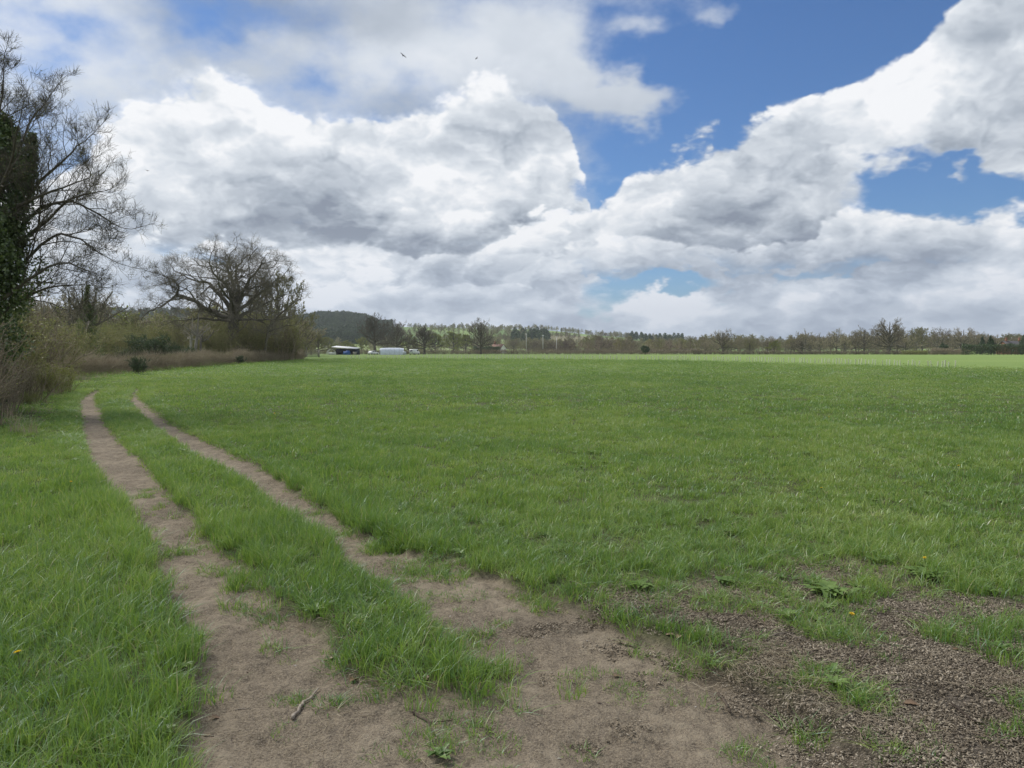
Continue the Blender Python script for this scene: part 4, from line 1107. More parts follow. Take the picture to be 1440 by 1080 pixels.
V, Fc = Wl.arrays({2, 3}); obj('crown', new_mesh('leaning_crown', V, [Fc], M_greybark, True), le)
# trees behind the oak and beyond the hedge end
GO = 'bare trees around the oak thicket'
pl(P_far[3], 'bare_tree', 392, 104, 382, 14, 0.5, 'olive-brown bushy tree filling the space behind the right side of the great oak', 'tree', GO, 0.8)
pl(P_far[1], 'bare_tree', 360, 112, 400, 15, 2.5, 'fawn bare tree hidden behind the middle of the great oak', 'tree', GO, 0.8)
pl(P_far[1], 'bare_tree', 430, 150, 447, 15, 1.0, 'rounded fawn tree beyond the right end of the low hedge, beside the gate', 'tree', GO, 1.25)
pl(P_far[0], 'bare_tree', 409, 140, 452, 16, 3.0, 'brown rounded tree behind the gate post at the hedge end', 'tree', GO, 1.2)
pl(P_far[3], 'bare_tree', 448, 190, 466, 14, 3.0, 'low yellowish tree right of the rounded fawn tree', 'tree', GO, 1.2)
pl(P_far[0], 'bare_tree', 135, 120, 405, 16, 2.0, 'faint bare tree far behind the small ivy-clad tree', 'tree', GO, 0.8)
pl(P_far[2], 'bare_tree', 100, 110, 410, 17, 1.0, 'bare tree behind the lowest branches of the tall ivy-clad tree', 'tree', GO, 0.8)
pl(P_far[1], 'bare_tree', 60, 90, 400, 15, 4.0, 'bare tree seen through the branches of the tall ivy-clad tree', 'tree', GO, 0.8)
pl(P_far[2], 'bare_tree', 20, 80, 385, 17, 5.0, 'dim bare tree behind the ivy trunk at the left edge', 'tree', GO, 0.8)

# ================================================================== middle distance
M_wood, t, b = mat('weathered_wood'); n = t.noise(None, 8, 4).outputs['Fac']; t.set(b.inputs['Base Color'], t.ramp(n, [(0.3, (0.20, 0.18, 0.15)), (0.7, (0.38, 0.35, 0.30))]))
def paint(name, c, rough=0.5, var=0.12, metal=0.0):
    m, t, b = mat(name, rough)
    pos = t.add('ShaderNodeTexCoord').outputs['Object']; n = t.noise(pos, 1.6, 5, 0.6).outputs['Fac']
    t.set(b.inputs['Base Color'], t.ramp(n, [(0.3, tuple(v * (1 - var) for v in c)), (0.7, tuple(min(v * (1 + var), 1) for v in c))]))
    b.inputs['Metallic'].default_value = metal
    return m
M_white = paint('white_paint', (0.72, 0.72, 0.70), 0.45)
M_plastic = paint('white_polythene', (0.62, 0.66, 0.72), 0.35, 0.18)
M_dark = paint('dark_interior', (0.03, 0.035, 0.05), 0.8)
M_blue = paint('blue_tarpaulin', (0.05, 0.12, 0.34), 0.5, 0.25)
M_glass = paint('dark_glass', (0.02, 0.025, 0.03), 0.1)
M_rubber = paint('tyre_rubber', (0.02, 0.02, 0.02), 0.9)
M_steel = paint('galvanised_steel', (0.5, 0.51, 0.52), 0.4, 0.1, 0.6)
M_render = paint('whitewashed_wall', (0.78, 0.76, 0.70), 0.8, 0.06)
M_tile = paint('terracotta_roof', (0.20, 0.125, 0.095), 0.85, 0.25)
M_slate = paint('slate_roof', (0.085, 0.08, 0.08), 0.7, 0.2)
M_brick = paint('red_brick', (0.28, 0.14, 0.09), 0.9, 0.2)
M_guard = paint('pale_tree_guard', (0.66, 0.68, 0.52), 0.5, 0.12)
M_cane = paint('pale_cane', (0.55, 0.50, 0.36), 0.7, 0.15)

# gate and post at the hedge end
D = 128
x, y, z = gxy(411, D)
g = Geo(); g.box((0, 0, 0.55), (0.16, 0.16, 1.3)); g.box((0, 0, 1.23), (0.13, 0.13, 0.06))
tag(obj('gate_post', g.mesh('gate_post', [M_wood]), None, (x, y, z)), 'pale wooden post standing just past the end of the low hedge', 'post')
x, y, z = gxy(436, D + 8)
gt = empty('field_gate', (x, y, z)); tag(gt, 'weathered five-bar field gate beyond the hedge end', 'gate')
g = Geo()
for k in range(5): g.box((0, 0, 0.25 + 0.22 * k), (3.0, 0.04, 0.085))
obj('gate_bars', g.mesh('gate_bars', [M_wood]), gt)
g = Geo(); g.box((-1.46, -.045, .62), (0.08, 0.05, 1.2)); g.box((1.46, -.045, .62), (0.08, 0.05, 1.2)); g.tube([(-1.4, -.05, .2), (1.4, -.05, 1.15)], [.03, .03], 4)
obj('gate_frame', g.mesh('gate_frame', [M_wood]), gt)
for s in (-1.62, 1.62):
    g = Geo(); g.box((s, 0, 0.6), (0.16, 0.16, 1.45)); obj('gate_post', g.mesh('gate_post', [M_wood]), gt)

# named trees standing alone in the middle distance
GM = 'solitary trees in the middle distance'
for px, dist, top, k, lab in [(527, 330, 439, 0, 'tallest bare tree left of the white polytunnel'), (559, 335, 449, 1, 'bare tree directly behind the white polytunnel'), (597, 325, 457, 0, 'bare tree right of the white van'),
                              (676, 330, 447, 1, 'dark round-headed bare tree beside the white cottage')]:
    pl(P_mid[k], 'bare_tree', px, dist, top, (17, 15)[k], px * 0.7, lab, 'tree', GM, 0.8 if px != 597 else 1.1)
GY = 'yellow-green willows in the middle distance'
for k, (px, dist, top, lab) in enumerate([(575, 420, 471, 'yellow-green willow between the polytunnel and the next bare tree'), (612, 430, 468, 'yellow-green willow behind the bare tree right of the white van'), (638, 440, 466, 'pale yellow tree midway between two solitary bare trees'),
                         (655, 470, 470, 'yellow willow left of the dark round-headed tree'), (508, 430, 474, 'yellowish willow left of the tallest middle-distance tree'), (486, 440, 478, 'bright yellow willow behind the open barn'), (462, 460, 474, 'yellow willow left of the open barn'),
                         (826, 620, 474, 'yellow-green willow right of the floodlight masts'), (838, 640, 472, 'pale willow next to the yellow one right of the masts'), (1088, 330, 479, 'bright yellow-green shrub in front of the right-hand wood'), (958, 560, 476, 'yellow-green willow in the far wood right of the dark little tree')]):
    pl(P_yel, 'willow_tree', px, dist, top, 11, k * 1.3, lab, 'tree', GY, 1.25)
GF = 'bare trees dotted across the far meadow edge'
for k, (px, dist, top, lab) in enumerate([(545, 400, 468, 'brown bare tree behind the gap between the two trees near the polytunnel'), (700, 480, 474, 'brown tree rising behind the white cottage'), (722, 520, 476, 'bare tree just right of the white cottage'),
                         (800, 600, 473, 'grey-brown tree right of the tall masts'), (845, 540, 466, 'tall pale-topped bare tree on the skyline right of the masts'), (880, 620, 473, 'bare tree left of the dark little tree'), (925, 600, 475, 'bare tree right of the dark little tree'),
                         (985, 460, 477, 'brown tree left of the large round tree')]):
    pl(P_far[k % 4], 'bare_tree', px, dist, top, (16, 15, 17, 14)[k % 4], k * 1.1, lab, 'tree', GF, 0.95)

# right-hand wood ------------------------------------------------------------
RT = [(1016, 330, 462, 2, 'large round-headed bare tree at the left end of the right-hand wood', 1.0), (1250, 330, 447, 2, 'tallest tree of the right-hand wood, wide fan-shaped crown', 1.05),
      (1132, 335, 462, 0, 'broad bare tree in the middle of the right-hand wood', .95), (1176, 345, 461, 1, 'bare tree with a ragged crown left of the fan-shaped tallest one', .9), (1214, 350, 457, 0, 'bare tree touching the left side of the tallest fan-shaped tree', .9),
      (1054, 325, 475, 3, 'low dark brown tree right of the large round-headed one', 1.1), (1187, 318, 471, 1, 'small bare tree in front of the right-hand wood with pale forked limbs', .9)]
GR = 'bare trees of the right-hand wood'
for px, dist, top, k, lab, s in RT:
    pl(P_far[k], 'bare_tree', px, dist, top, (16, 15, 17, 14)[k], px * 0.37, lab, 'tree', GR, s)
prof = [(990, 479), (1035, 474), (1075, 472), (1100, 476), (1130, 467), (1150, 468), (1175, 465), (1195, 468), (1215, 462), (1270, 458), (1290, 459), (1320, 459), (1345, 461), (1365, 463), (1385, 468), (1410, 471), (1440, 469), (1500, 465), (1600, 462)]
def wood_label(px, row, q):
    for lim, where in ((1040, 'near the large round-headed tree'), (1075, 'behind the low dark brown tree'), (1110, 'behind the yellow-green shrub'), (1150, 'around the broad middle tree'), (1200, 'behind the small forked tree'),
                       (1235, 'left of the fan-shaped tallest tree'), (1270, 'behind the fan-shaped tallest tree'), (1306, 'right of the fan-shaped tallest tree'), (1345, 'above the pinkish hedge'), (1380, 'above the evergreen hedge end'), (1412, 'by the columnar conifer'), (1445, 'behind the brick house'), (9999, 'beyond the brick house')):
        if px < lim: break
    if px > 1470: where = 'far beyond the brick house'
    return '%s bare tree in the %s row of the wood, %s' % (('brown', 'fawn', 'dark-limbed', 'olive')[q], ('front', 'middle', 'back')[row], where)
k = 0
for row, (dist, dy) in enumerate([(350, 5), (375, 2), (405, 0)]):
    px = 992 + row * 6
    while px < 1560:
        top = np.interp(px, [p[0] for p in prof], [p[1] for p in prof]) + dy * rnd.uniform(0.4, 1.3) + rnd.uniform(-2.5, 5)
        if not (row == 0 and 1290 < px):
            q = rnd.randrange(4)
            pl(P_far[q], 'bare_tree', px, dist + rnd.uniform(-9, 9), top, (16, 15, 17, 14)[q], rnd.random() * 6.28, wood_label(px, row, q), 'tree', GR, rnd.uniform(.95, 1.3))
        px += rnd.uniform(22, 36); k += 1

# hedges across the far side of the field
def hx(px, d): return gxy(px, d)[:2]
tag(hedge('far_hedge', [hx(415, 345), hx(560, 342), hx(720, 336), hx(860, 326), hx(985, 318)], 2.0, 1.6, 14000, .03, M_twig_brown, 81, 1.0), 'long thin dark brown hedge along the far side of the field in the middle', 'hedge')
tag(hedge('far_hedge', [hx(975, 318), hx(1100, 312), hx(1210, 308), hx(1318, 300)], 1.5, 1.5, 9000, .03, M_twig_brown, 82, .8, (M_evergreen, 3000, .2)), 'dark low hedge along the foot of the right-hand wood', 'hedge')
tag(hedge('tan_hedge', [hx(760, 455), hx(830, 450), hx(930, 440), hx(1000, 430)], 2.2, 2.5, 9000, .035, M_hedge_twig, 83, 1.2), 'reddish brown hedge beyond the field below the floodlight masts', 'hedge')
tag(hedge('tan_hedge', [hx(1308, 292), hx(1330, 290), hx(1362, 284)], 2.3, 2.0, 5000, .02, M_hedge_twig, 84, .7), 'pinkish brown clipped hedge left of the dark evergreen hedge', 'hedge')
tag(hedge('evergreen_hedge', [hx(1352, 268), hx(1400, 262), hx(1470, 255), hx(1600, 245)], 3.6, 2.4, 3000, .02, M_oakbark, 85, .5, (M_evergreen, 26000, .26)), 'tall dark clipped evergreen hedge at the right edge of the far field', 'hedge')
tag(hedge('evergreen_hedge', [hx(667, 400), hx(685, 398), hx(703, 396)], 3.6, 3.0, 900, .02, M_oakbark, 86, .5, (M_evergreen, 8000, .34)), 'dark green hedge in front of the white cottage', 'hedge')
tag(hedge('yellow_green_hedge', [hx(1268, 296), hx(1290, 292), hx(1304, 290)], 1.6, 2.0, 1500, .02, M_twig_olive, 87, .5, (M_bud_yellow, 4000, .16)), 'pale yellow-green bushes left of the pinkish clipped hedge', 'hedge')

# evergreens
def ever_thing(seed, shape, name, H, R0, px, dist, lab, n=3500, size=.3, cat='tree', mt=None):
    sm, lm = leafy(seed, H, R0, n, size, mt or M_evergreen, shape=shape, name=name)
    x, y, z = gxy(px, dist); e = empty(name, (x, y, z)); tag(e, lab, cat); obj('trunk', sm, e); obj('foliage', lm, e)
ever_thing(91, 'column', 'conifer', 6.4, 1.25, 1392, 290, 'dark columnar conifer rising above the evergreen hedge at the right')
ever_thing(92, 'round', 'evergreen_bush', 3.9, 1.7, 1326, 300, 'dark rounded evergreen above the left end of the pinkish hedge', cat='bush')
ever_thing(93, 'round', 'pine_tree', 8.5, 2.6, 1443, 300, 'dark pine at the right edge of the picture')
ever_thing(95, 'column', 'conifer', 7.0, 1.3, 1380, 340, 'small dark conifer behind and left of the columnar one')
sm, lm = leafy(94, 2.6, 1.6, 3500, .25, M_evergreen, name='holly_tree')
x, y, z = gxy(907, 300); e = empty('holly_tree', (x, y, z)); tag(e, 'small dark round evergreen tree standing alone by the far hedge', 'tree')
o = obj('foliage', lm, e, (0, 0, 0.75)); g = Geo(); g.tube([(0, 0, -.3), (.1, 0, .8), (0, 0, 2.4)], [.16, .12, .05], 6); obj('trunk', g.mesh('holly_trunk', [M_oakbark]), e)

# ------------------------------------------------------------------ smallholding: polytunnel, barn, vehicles
D = 285
x, y, z = gxy(551, D)
pt = empty('polytunnel', (x, y, z), R(14)); tag(pt, 'white polythene growing tunnel with rounded ends across the far side of the field', 'polytunnel')
Lh, Rt = 4.3, 1.95
th = np.linspace(0, np.pi, 15); xs = np.linspace(-Lh, Lh, 10)
V = np.array([(xx + 0.0, -Rt * math.cos(a_) * (1 - 0.10 * abs(xx / Lh) ** 4), 2.55 * math.sin(a_) ** 0.75 * (1 - 0.08 * abs(xx / Lh) ** 4)) for xx in xs for a_ in th])
i = np.arange(9)[:, None] * 15 + np.arange(14)[None]; q = np.stack([i, i + 1, i + 16, i + 15], -1).reshape(-1, 4)
obj('cover', new_mesh('tunnel_cover', V, [q], M_plastic, True), pt)
for s, xx in ((-1, -Lh), (1, Lh)):
    ring = [(xx + s * 0.004, -Rt * .9 * math.cos(a_), 2.55 * .92 * math.sin(a_) ** .75) for a_ in th]
    obj('end_panel', new_mesh('tunnel_end', np.array(ring), [np.arange(15)[None, ::s]], M_plastic), pt)
    g = Geo(); g.box((xx + s * .03, 0, .95), (.03, 1.2, 1.8)); obj('door', g.mesh('tunnel_door', [M_glass]), pt)
for xx in np.linspace(-Lh, Lh, 6):
    g = Geo(); kk_ = 1 - 0.09 * abs(xx / Lh) ** 4
    g.tube([(xx, -Rt * 1.01 * kk_ * math.cos(a_), 2.57 * kk_ * math.sin(a_) ** .75) for a_ in th], [.035] * 15, 5); obj('hoop', g.mesh('tunnel_hoop', [M_steel], True), pt)

x, y, z = gxy(487, 280)
bn = empty('open_barn', (x, y, z), R(-8)); tag(bn, 'dark open-fronted barn with a long pale sloping roof left of the polytunnel', 'barn')
g = Geo(); v = np.array([(-4.6, -2.6, 2.75), (4.6, -2.6, 2.05), (4.6, 2.6, 2.45), (-4.6, 2.6, 3.15)]); g.add(np.vstack([v, v + (0, 0, .12)]), np.array([(0, 3, 2, 1), (4, 5, 6, 7), (0, 1, 5, 4), (1, 2, 6, 5), (2, 3, 7, 6), (3, 0, 4, 7)]))
obj('roof', g.mesh('barn_roof', [M_white]), bn)
g = Geo(); g.box((0, 2.3, 1.1), (8.6, .12, 2.2)); g.box((-4.2, 0, 1.1), (.12, 4.4, 2.2)); g.box((4.2, 0, 0.95), (.12, 4.4, 1.9)); obj('wall', g.mesh('barn_wall', [M_dark]), bn)
for xx in (-4.0, -1.4, 1.4, 4.0):
    g = Geo(); g.box((xx, -2.3, 1.0), (.14, .14, 2.1)); obj('post', g.mesh('barn_post', [M_dark]), bn)
x2, y2, z2 = gxy(488, 277)
g = Geo(); g.box((0, 0, .6), (2.6, 1.2, 1.2), 0, 0, .86); g.box((.3, 0, 1.3), (1.7, .9, .35), 0.1, 0, .7)
tag(obj('covered_stack', g.mesh('covered_stack', [M_blue]), None, (x2, y2, z2)), 'stack under a blue tarpaulin in the front of the open barn', 'stack')
x2, y2, z2 = gxy(499, 276)
g = Geo(); g.box((0, 0, .5), (1.1, 1.0, 1.0)); g.box((0, 0, 1.03), (1.14, 1.04, .06)); tag(obj('crate', g.mesh('crate', [M_wood]), None, (x2, y2, z2)), 'pale crate at the right corner of the open barn', 'crate')

x, y, z = gxy(466, 276)
tr = empty('net_cage', (x, y, z)); tag(tr, 'small arched white fruit cage left of the open barn', 'fruit cage')
for k, yy in enumerate(np.linspace(-1.2, 1.2, 4)):
    g = Geo(); g.tube([(-1.5 * math.cos(a_), yy, 1.9 * math.sin(a_) ** .8) for a_ in th], [.05] * 15, 5); obj('hoop', g.mesh('cage_hoop', [M_white], True), tr)
g = Geo()
for a_ in th[2:-2:2]: g.tube([(-1.5 * math.cos(a_), -1.2, 1.9 * math.sin(a_) ** .8), (-1.5 * math.cos(a_), 1.2, 1.9 * math.sin(a_) ** .8)], [.04, .04], 4)
g.box((0, 1.25, .45), (2.6, .03, .9)); obj('rail', g.mesh('cage_rails', [M_white]), tr)

def loft(sections, mi=0):
    """closed body from equal-length rings"""
    n = len(sections[0]); V = np.array([p for s_ in sections for p in s_]); m_ = len(sections)
    i = np.arange(m_ - 1)[:, None] * n + np.arange(n)[None]; j = np.arange(m_ - 1)[:, None] * n + (np.arange(n)[None] + 1) % n
    return V, [np.stack([i, j, j + n, i + n], -1).reshape(-1, 4), np.arange(n)[None, ::-1].copy(), (np.arange(n)[None] + (m_ - 1) * n)]
def vehicle(name, prof, win, px, dist, rz, label, cat, wb, lid):
    """prof: side outline (x, z) lofted across the width with rounded shoulders"""
    x, y, z = gxy(px, dist); e = empty(name, (x, y, z), R(rz)); tag(e, label, cat)
    W_ = 0.88; secs = []
    for yy, ins in ((-W_, .10), (-W_ + .1, .0), (-.3, -.02), (.3, -.02), (W_ - .1, .0), (W_, .10)):
        cx = sum(p[0] for p in prof) / len(prof); secs.append([(cx + (a_ - cx) * (1 - ins * .3), yy, b_ * (1 - ins * .5) + ins * .2) for a_, b_ in prof])
    V, Fc = loft(secs); obj('body', new_mesh(name + '_body', V, Fc, M_white), e)
    for s in (-1, 1):
        for wpoly in win:
            yy = s * (W_ + .004); V = np.array([(a_, yy, b_) for a_, b_ in wpoly] + [(a_, yy - s * .02, b_) for a_, b_ in wpoly]); k_ = len(wpoly)
            sd = np.array([(i_, (i_ + 1) % k_, (i_ + 1) % k_ + k_, i_ + k_) for i_ in range(k_)])
            obj('window', new_mesh(name + '_window', V, [np.arange(k_)[None], np.arange(k_, 2 * k_)[None, ::-1], sd], M_glass), e)
        for wx in wb:
            g = Geo(); g.tube([(wx, s * (W_ - .12), .32), (wx, s * (W_ + .03), .32)], [.32, .32], 16); o = obj('wheel', g.mesh('wheel', [M_rubber]), e)
            g = Geo(); g.tube([(wx, s * (W_ + .02), .32), (wx, s * (W_ + .045), .32)], [.18, .16], 12); obj('rim', g.mesh('rim', [M_steel]), o)
    g = Geo(); zc = lid[2]; g.box((lid[0], 0, zc), (.05, 1.35, .5)); obj('rear_window', g.mesh('rear_window', [M_glass]), e)
    for s in (-1, 1):
        g = Geo(); g.box((lid[1], s * .68, .75), (.06, .2, .16)); obj('tail_light', g.mesh('tail_light', [M_tile]), e)
van = [(-2.2, .3), (-2.2, 1.5), (-2.05, 2.0), (1.0, 2.05), (1.35, 1.45), (2.2, 1.05), (2.3, .3)]
vehicle('parked_van', van, [[(.35, 1.3), (.35, 1.8), (.95, 1.8), (1.2, 1.3)]], 583, 290, 60, 'small white van parked right of the polytunnel', 'van', (-1.4, 1.5), (-2.215, -2.2, 1.5))
carp = [(-2.0, .3), (-2.05, .85), (-1.75, 1.0), (-1.2, 1.42), (.3, 1.45), (1.0, .98), (1.95, .8), (2.05, .3)]
vehicle('parked_car', carp, [[(-1.1, 1.0), (-.9, 1.32), (-.1, 1.34), (-.1, 1.0)], [(0, 1.0), (0, 1.34), (.3, 1.34), (.75, 1.0)]], 525, 290, 50, 'white car parked between the open barn and the polytunnel', 'car', (-1.3, 1.3), (-1.98, -2.05, .7))
x, y, z = gxy(569, 282)
wt = empty('water_tank', (x, y, z)); tag(wt, 'pale water tank standing at the right end of the polytunnel', 'tank')
g = Geo(); g.box((0, 0, .68), (1.1, 1.0, 1.0), 0, 0, .96); obj('bottle', g.mesh('tank_bottle', [M_plastic]), wt)
g = Geo()
for k in range(5): g.box((0, -.53, .25 + .2 * k), (1.16, .025, .03)); g.box((-.5 + .25 * k, -.535, .65), (.03, .025, 1.0))
g.box((0, 0, .1), (1.16, 1.06, .14)); obj('cage', g.mesh('tank_cage', [M_steel]), wt)

# ------------------------------------------------------------------ houses
def house(name, px, dist, rz, W_, Dp, Hw, Hr, wallm, roofm, label, chim, wins):
    x, y, z = gxy(px, dist); e = empty(name, (x, y, z), R(rz)); tag(e, label, 'house')
    a, c = W_ / 2, Dp / 2
    V = [(-a, -c, 0), (a, -c, 0), (a, c, 0), (-a, c, 0), (-a, -c, Hw), (a, -c, Hw), (a, c, Hw), (-a, c, Hw), (-a, 0, Hw + Hr), (a, 0, Hw + Hr)]
    g = Geo(); g.add(V, [np.array([(0, 1, 5, 4), (2, 3, 7, 6)]), np.array([(1, 2, 6, 9, 5), (3, 0, 4, 8, 7)])]); obj('wall', g.mesh(name + '_wall', [wallm]), e)
    ov = .35; g = Geo()
    for s in (-1, 1):
        k_ = (c + ov) / c; zz = Hw + Hr - Hr * k_
        v = np.array([(-a - ov, s * c * k_, zz + .02), (a + ov, s * c * k_, zz + .02), (a + ov, 0, Hw + Hr + .02), (-a - ov, 0, Hw + Hr + .02)])
        g.add(np.vstack([v, v + (0, 0, .18)]), np.array([(0, 3, 2, 1), (4, 5, 6, 7), (0, 1, 5, 4), (1, 2, 6, 5), (2, 3, 7, 6), (3, 0, 4, 7)]))
    rf = obj('roof', g.mesh(name + '_roof', [roofm]), e)
    for cx in chim:
        g = Geo(); g.box((cx, 0, Hw + Hr + .5), (.9, .6, 1.8)); g.box((cx, 0, Hw + Hr + 1.45), (1.05, .75, .12))
        for q_ in (-.2, .2): g.tube([(cx + q_, 0, Hw + Hr + 1.5), (cx + q_, 0, Hw + Hr + 1.9)], [.12, .1], 8)
        obj('chimney', g.mesh('chimney', [M_brick]), rf)
    for (wx, wz, side) in wins:
        g = Geo(); s = 1 if side == 'x' else 0
        if s: g.box((a + .02, wx, wz), (.08, 1.0, 1.1)); 
        else: g.box((wx, -c - .02, wz), (1.0, .08, 1.1))
        f = obj('window', g.mesh('window_frame', [M_white]), e)
        g = Geo()
        if s: g.box((a + .055, wx, wz), (.03, .84, .94))
        else: g.box((wx, -c - .055, wz), (.84, .03, .94))
        obj('pane', g.mesh('pane', [M_glass]), f)
    g = Geo(); g.box((0.4, -c - .03, 1.05), (.95, .08, 2.1)); obj('door', g.mesh('door', [M_dark]), e)
    return e
house('white_cottage', 701, 430, -38, 7.0, 5.2, 2.7, 2.2, M_render, M_tile, 'white cottage gable with a red-brown roof beside the round-headed bare tree', [-2.6], [(-1.3, 1.5, 'x'), (1.3, 1.5, 'x'), (-2.2, 1.5, 'y'), (2.4, 1.5, 'y')])
house('brick_house', 1424, 345, 12, 11, 7, 3.4, 2.3, M_brick, M_slate, 'brick house with a dark roof and two chimneys above the evergreen hedge', [-3.8, 3.2], [(-3.4, 1.6, 'y'), (3.4, 1.6, 'y'), (-1.5, 1.6, 'x')])

# ------------------------------------------------------------------ masts
def mast(px, dist, top, label, first=None):
    x, y, z = gxy(px, dist); H = (HOR - top) / F * dist + CAM_H - z
    e = empty('floodlight_mast', (x, y, z)); tag(e, label, 'mast', 'white masts beyond the field')
    g = Geo(); g.tube([(0, 0, 0), (0, 0, H * .5), (0, 0, H)], [.17, .14, .11], 8); g.box((0, 0, .1), (.7, .7, .2)); obj('pole', g.mesh('mast_pole', [M_white], True), e)
    g = Geo(); g.box((0, -.1, H + .05), (1.3, .1, .1)); g.box((-.4, -.22, H + .1), (.5, .3, .5)); g.box((.4, -.22, H + .1), (.5, .3, .5)); obj('lamp_head', g.mesh('mast_head', [M_white]), e)
mast(763.5, 520, 472, 'taller of the two thin white masts standing side by side beyond the field')
mast(782.5, 520, 474, 'thin white mast right of the taller one beyond the field')
mast(740, 560, 470, 'white-headed lamp mast left of the pair of thin masts')

# brown ploughed strip
x0, x1 = gxy(780, 500)[0], gxy(1000, 500)[0]
V = np.array([(gxy(790, 470)[0], 470, 0), (gxy(985, 470)[0], 470, 0), (gxy(1000, 640)[0], 640, 0), (gxy(770, 640)[0], 640, 0)]); V[:, 2] = base_z(V[:, 0], V[:, 1]) + .06
m, t, b = mat('ploughed_soil'); pos = t.add('ShaderNodeNewGeometry').outputs['Position']
t.set(b.inputs['Base Color'], t.ramp(t.noise(pos, .3, 4).outputs['Fac'], [(.3, (.20, .125, .08)), (.7, (.30, .20, .13))]))
tag(obj('ploughed_field', new_mesh('ploughed_field', V, [np.array([[0, 1, 2, 3]])], m)), kind='structure')

# ------------------------------------------------------------------ rows of young trees in guards
def guard_proto():
    g = Geo(); g.tube([(0, 0, 0), (0, 0, .3), (.004, 0, .6)], [.050, .048, .052], 8, cap=False)
    tube_m = g.mesh('guard_tube', [M_guard], True)
    g = Geo(); g.tube([(.065, .02, -.05), (.066, .02, .42), (.067, .02, .66)], [.013, .012, .010], 5); stake_m = g.mesh('guard_stake', [M_cane], True)
    return tube_m, stake_m
GP = Proto(guard_proto(), ['guard_tube', 'stake'])
def guards(pts, n, lab, grp, smin, smax, jit=.1):
    Wp = [gp(*p) for p in pts]; P = np.array(Wp); sl = np.hypot(*(P[1:] - P[:-1]).T); cum = np.concatenate([[0], np.cumsum(sl)])
    for k in range(n):
        if rnd.random() < .07: continue
        s = cum[-1] * (k + .5 + rnd.uniform(-.25, .25)) / n
        x, y = np.interp(s, cum, P[:, 0]), np.interp(s, cum, P[:, 1]) + rnd.uniform(-jit, jit)
        e = GP.place('tree_guard', x, y, float(fine_z(np.array([x]), np.array([y]))[0]), rnd.random() * 6.28, rnd.uniform(smin, smax), lab, 'tree guard', grp)
        e.rotation_euler = (rnd.gauss(0, .05), rnd.gauss(0, .05), rnd.random() * 6.28)
guards([(935, 505.6), (1100, 509.5), (1260, 514.3), (1345, 517)], 105, 'pale tree guard in the row along the right side of the field', 'tree guards along the right side of the field', .7, .95)
guards([(480, 504.6), (700, 504.4), (935, 506.6)], 90, 'pale tree guard in the distant row across the middle of the field', 'tree guards across the middle of the field', .7, .95, .3)

# ------------------------------------------------------------------ woods far off (uncountable)
def merged(name, parts, mats):
    """several meshes into one instanced prototype"""
    V = []; Fq = []; Ft = []; mq = []; mt_ = []; n = 0; rv = []
    for mi, (v, fs, r_) in enumerate(parts):
        for f in fs:
            (Fq if f.shape[1] == 4 else Ft).append(f + n); (mq if f.shape[1] == 4 else mt_).append(np.full(len(f), mi))
        V.append(v); n += len(v); rv.append(r_ if r_ is not None else np.full(len(v), .5))
    F_ = [np.concatenate(q) for q in (Fq, Ft) if q]; mi = np.concatenate(mq + mt_)
    return obj(name, new_mesh(name, np.concatenate(V), F_, mats, False, {'rnd': np.concatenate(rv)}, mi), link=False)
def wood_proto(seed, H, twm, budm, nb):
    W = Wood(seed); rr0 = random.Random(seed)
    prm = [dict(n=4, gnarl=.18, kids=6, ratio=.5, ang=45, up=.3), dict(n=3, gnarl=.2, kids=4, ratio=.55, ang=42, up=.3), dict(n=2, gnarl=.2, kids=0, rmin=.05)]
    W.path([(0, 0, -1), (0, 0, H * .4), (0, 0, H * .8)], [.3, .2, .06], 0)
    for j in range(12):
        f = j / 12; a_ = j * 2.4; el_ = R(15 + 60 * f)
        W.grow((0, 0, H * (.12 + .5 * f)), (math.cos(a_) * math.cos(el_), math.sin(a_) * math.cos(el_), math.sin(el_)), H * .42 * (1 - .3 * f), .12, 0, prm)
    v, f = W.arrays(None, (4, 3, 3, 3)); rs = np.random.default_rng(seed)
    lv, lf, lr = leaves(W.sample(nb, {1, 2}, rs), .5, rs)
    return merged('woodland_tree', [(v, [f], None), (lv, lf, lr)], [twm, budm])
wp = [wood_proto(101, 13, M_twig_fawn, M_bud_olive, 500), wood_proto(102, 12, M_twig_brown, M_brownleaf, 350), wood_proto(103, 12, M_twig_olive, M_bud_yellow, 350), wood_proto(104, 14, M_twig_brown, M_bud_olive, 500)]
def conifer_proto(seed, H, R0, shape='cone'):
    sm, lm = leafy(seed, H, R0, 420, 1.5, M_evergreen, shape=shape, name='forest_conifer')
    return obj('forest_conifer', lm, link=False)
cp = [conifer_proto(111, 15, 3.6), conifer_proto(112, 14, 3.8, 'column')]
def strew(n, px0, px1, d0, d1, zf, top=None, dens=None):
    px = rng.uniform(px0, px1, n); d = rng.uniform(d0, d1, n); x = (px - 720) / F * d
    k = fbm(x, d, .012, 3, 15) > (0.0 if dens is None else dens)
    return x[k], d[k], zf(x[k], d[k]), px[k]
A = []
def add(n, px0, px1, d0, d1, s0, s1, idxs, zf=hill_z, dens=None):
    x, y, z, px = strew(n, px0, px1, d0, d1, zf, None, dens)
    z = np.maximum(z, base_z(x, y) - .3)
    s = rng.uniform(s0, s1, len(x)); A.append((np.stack([x, y, z], 1), s, rng.choice(idxs, len(x))))
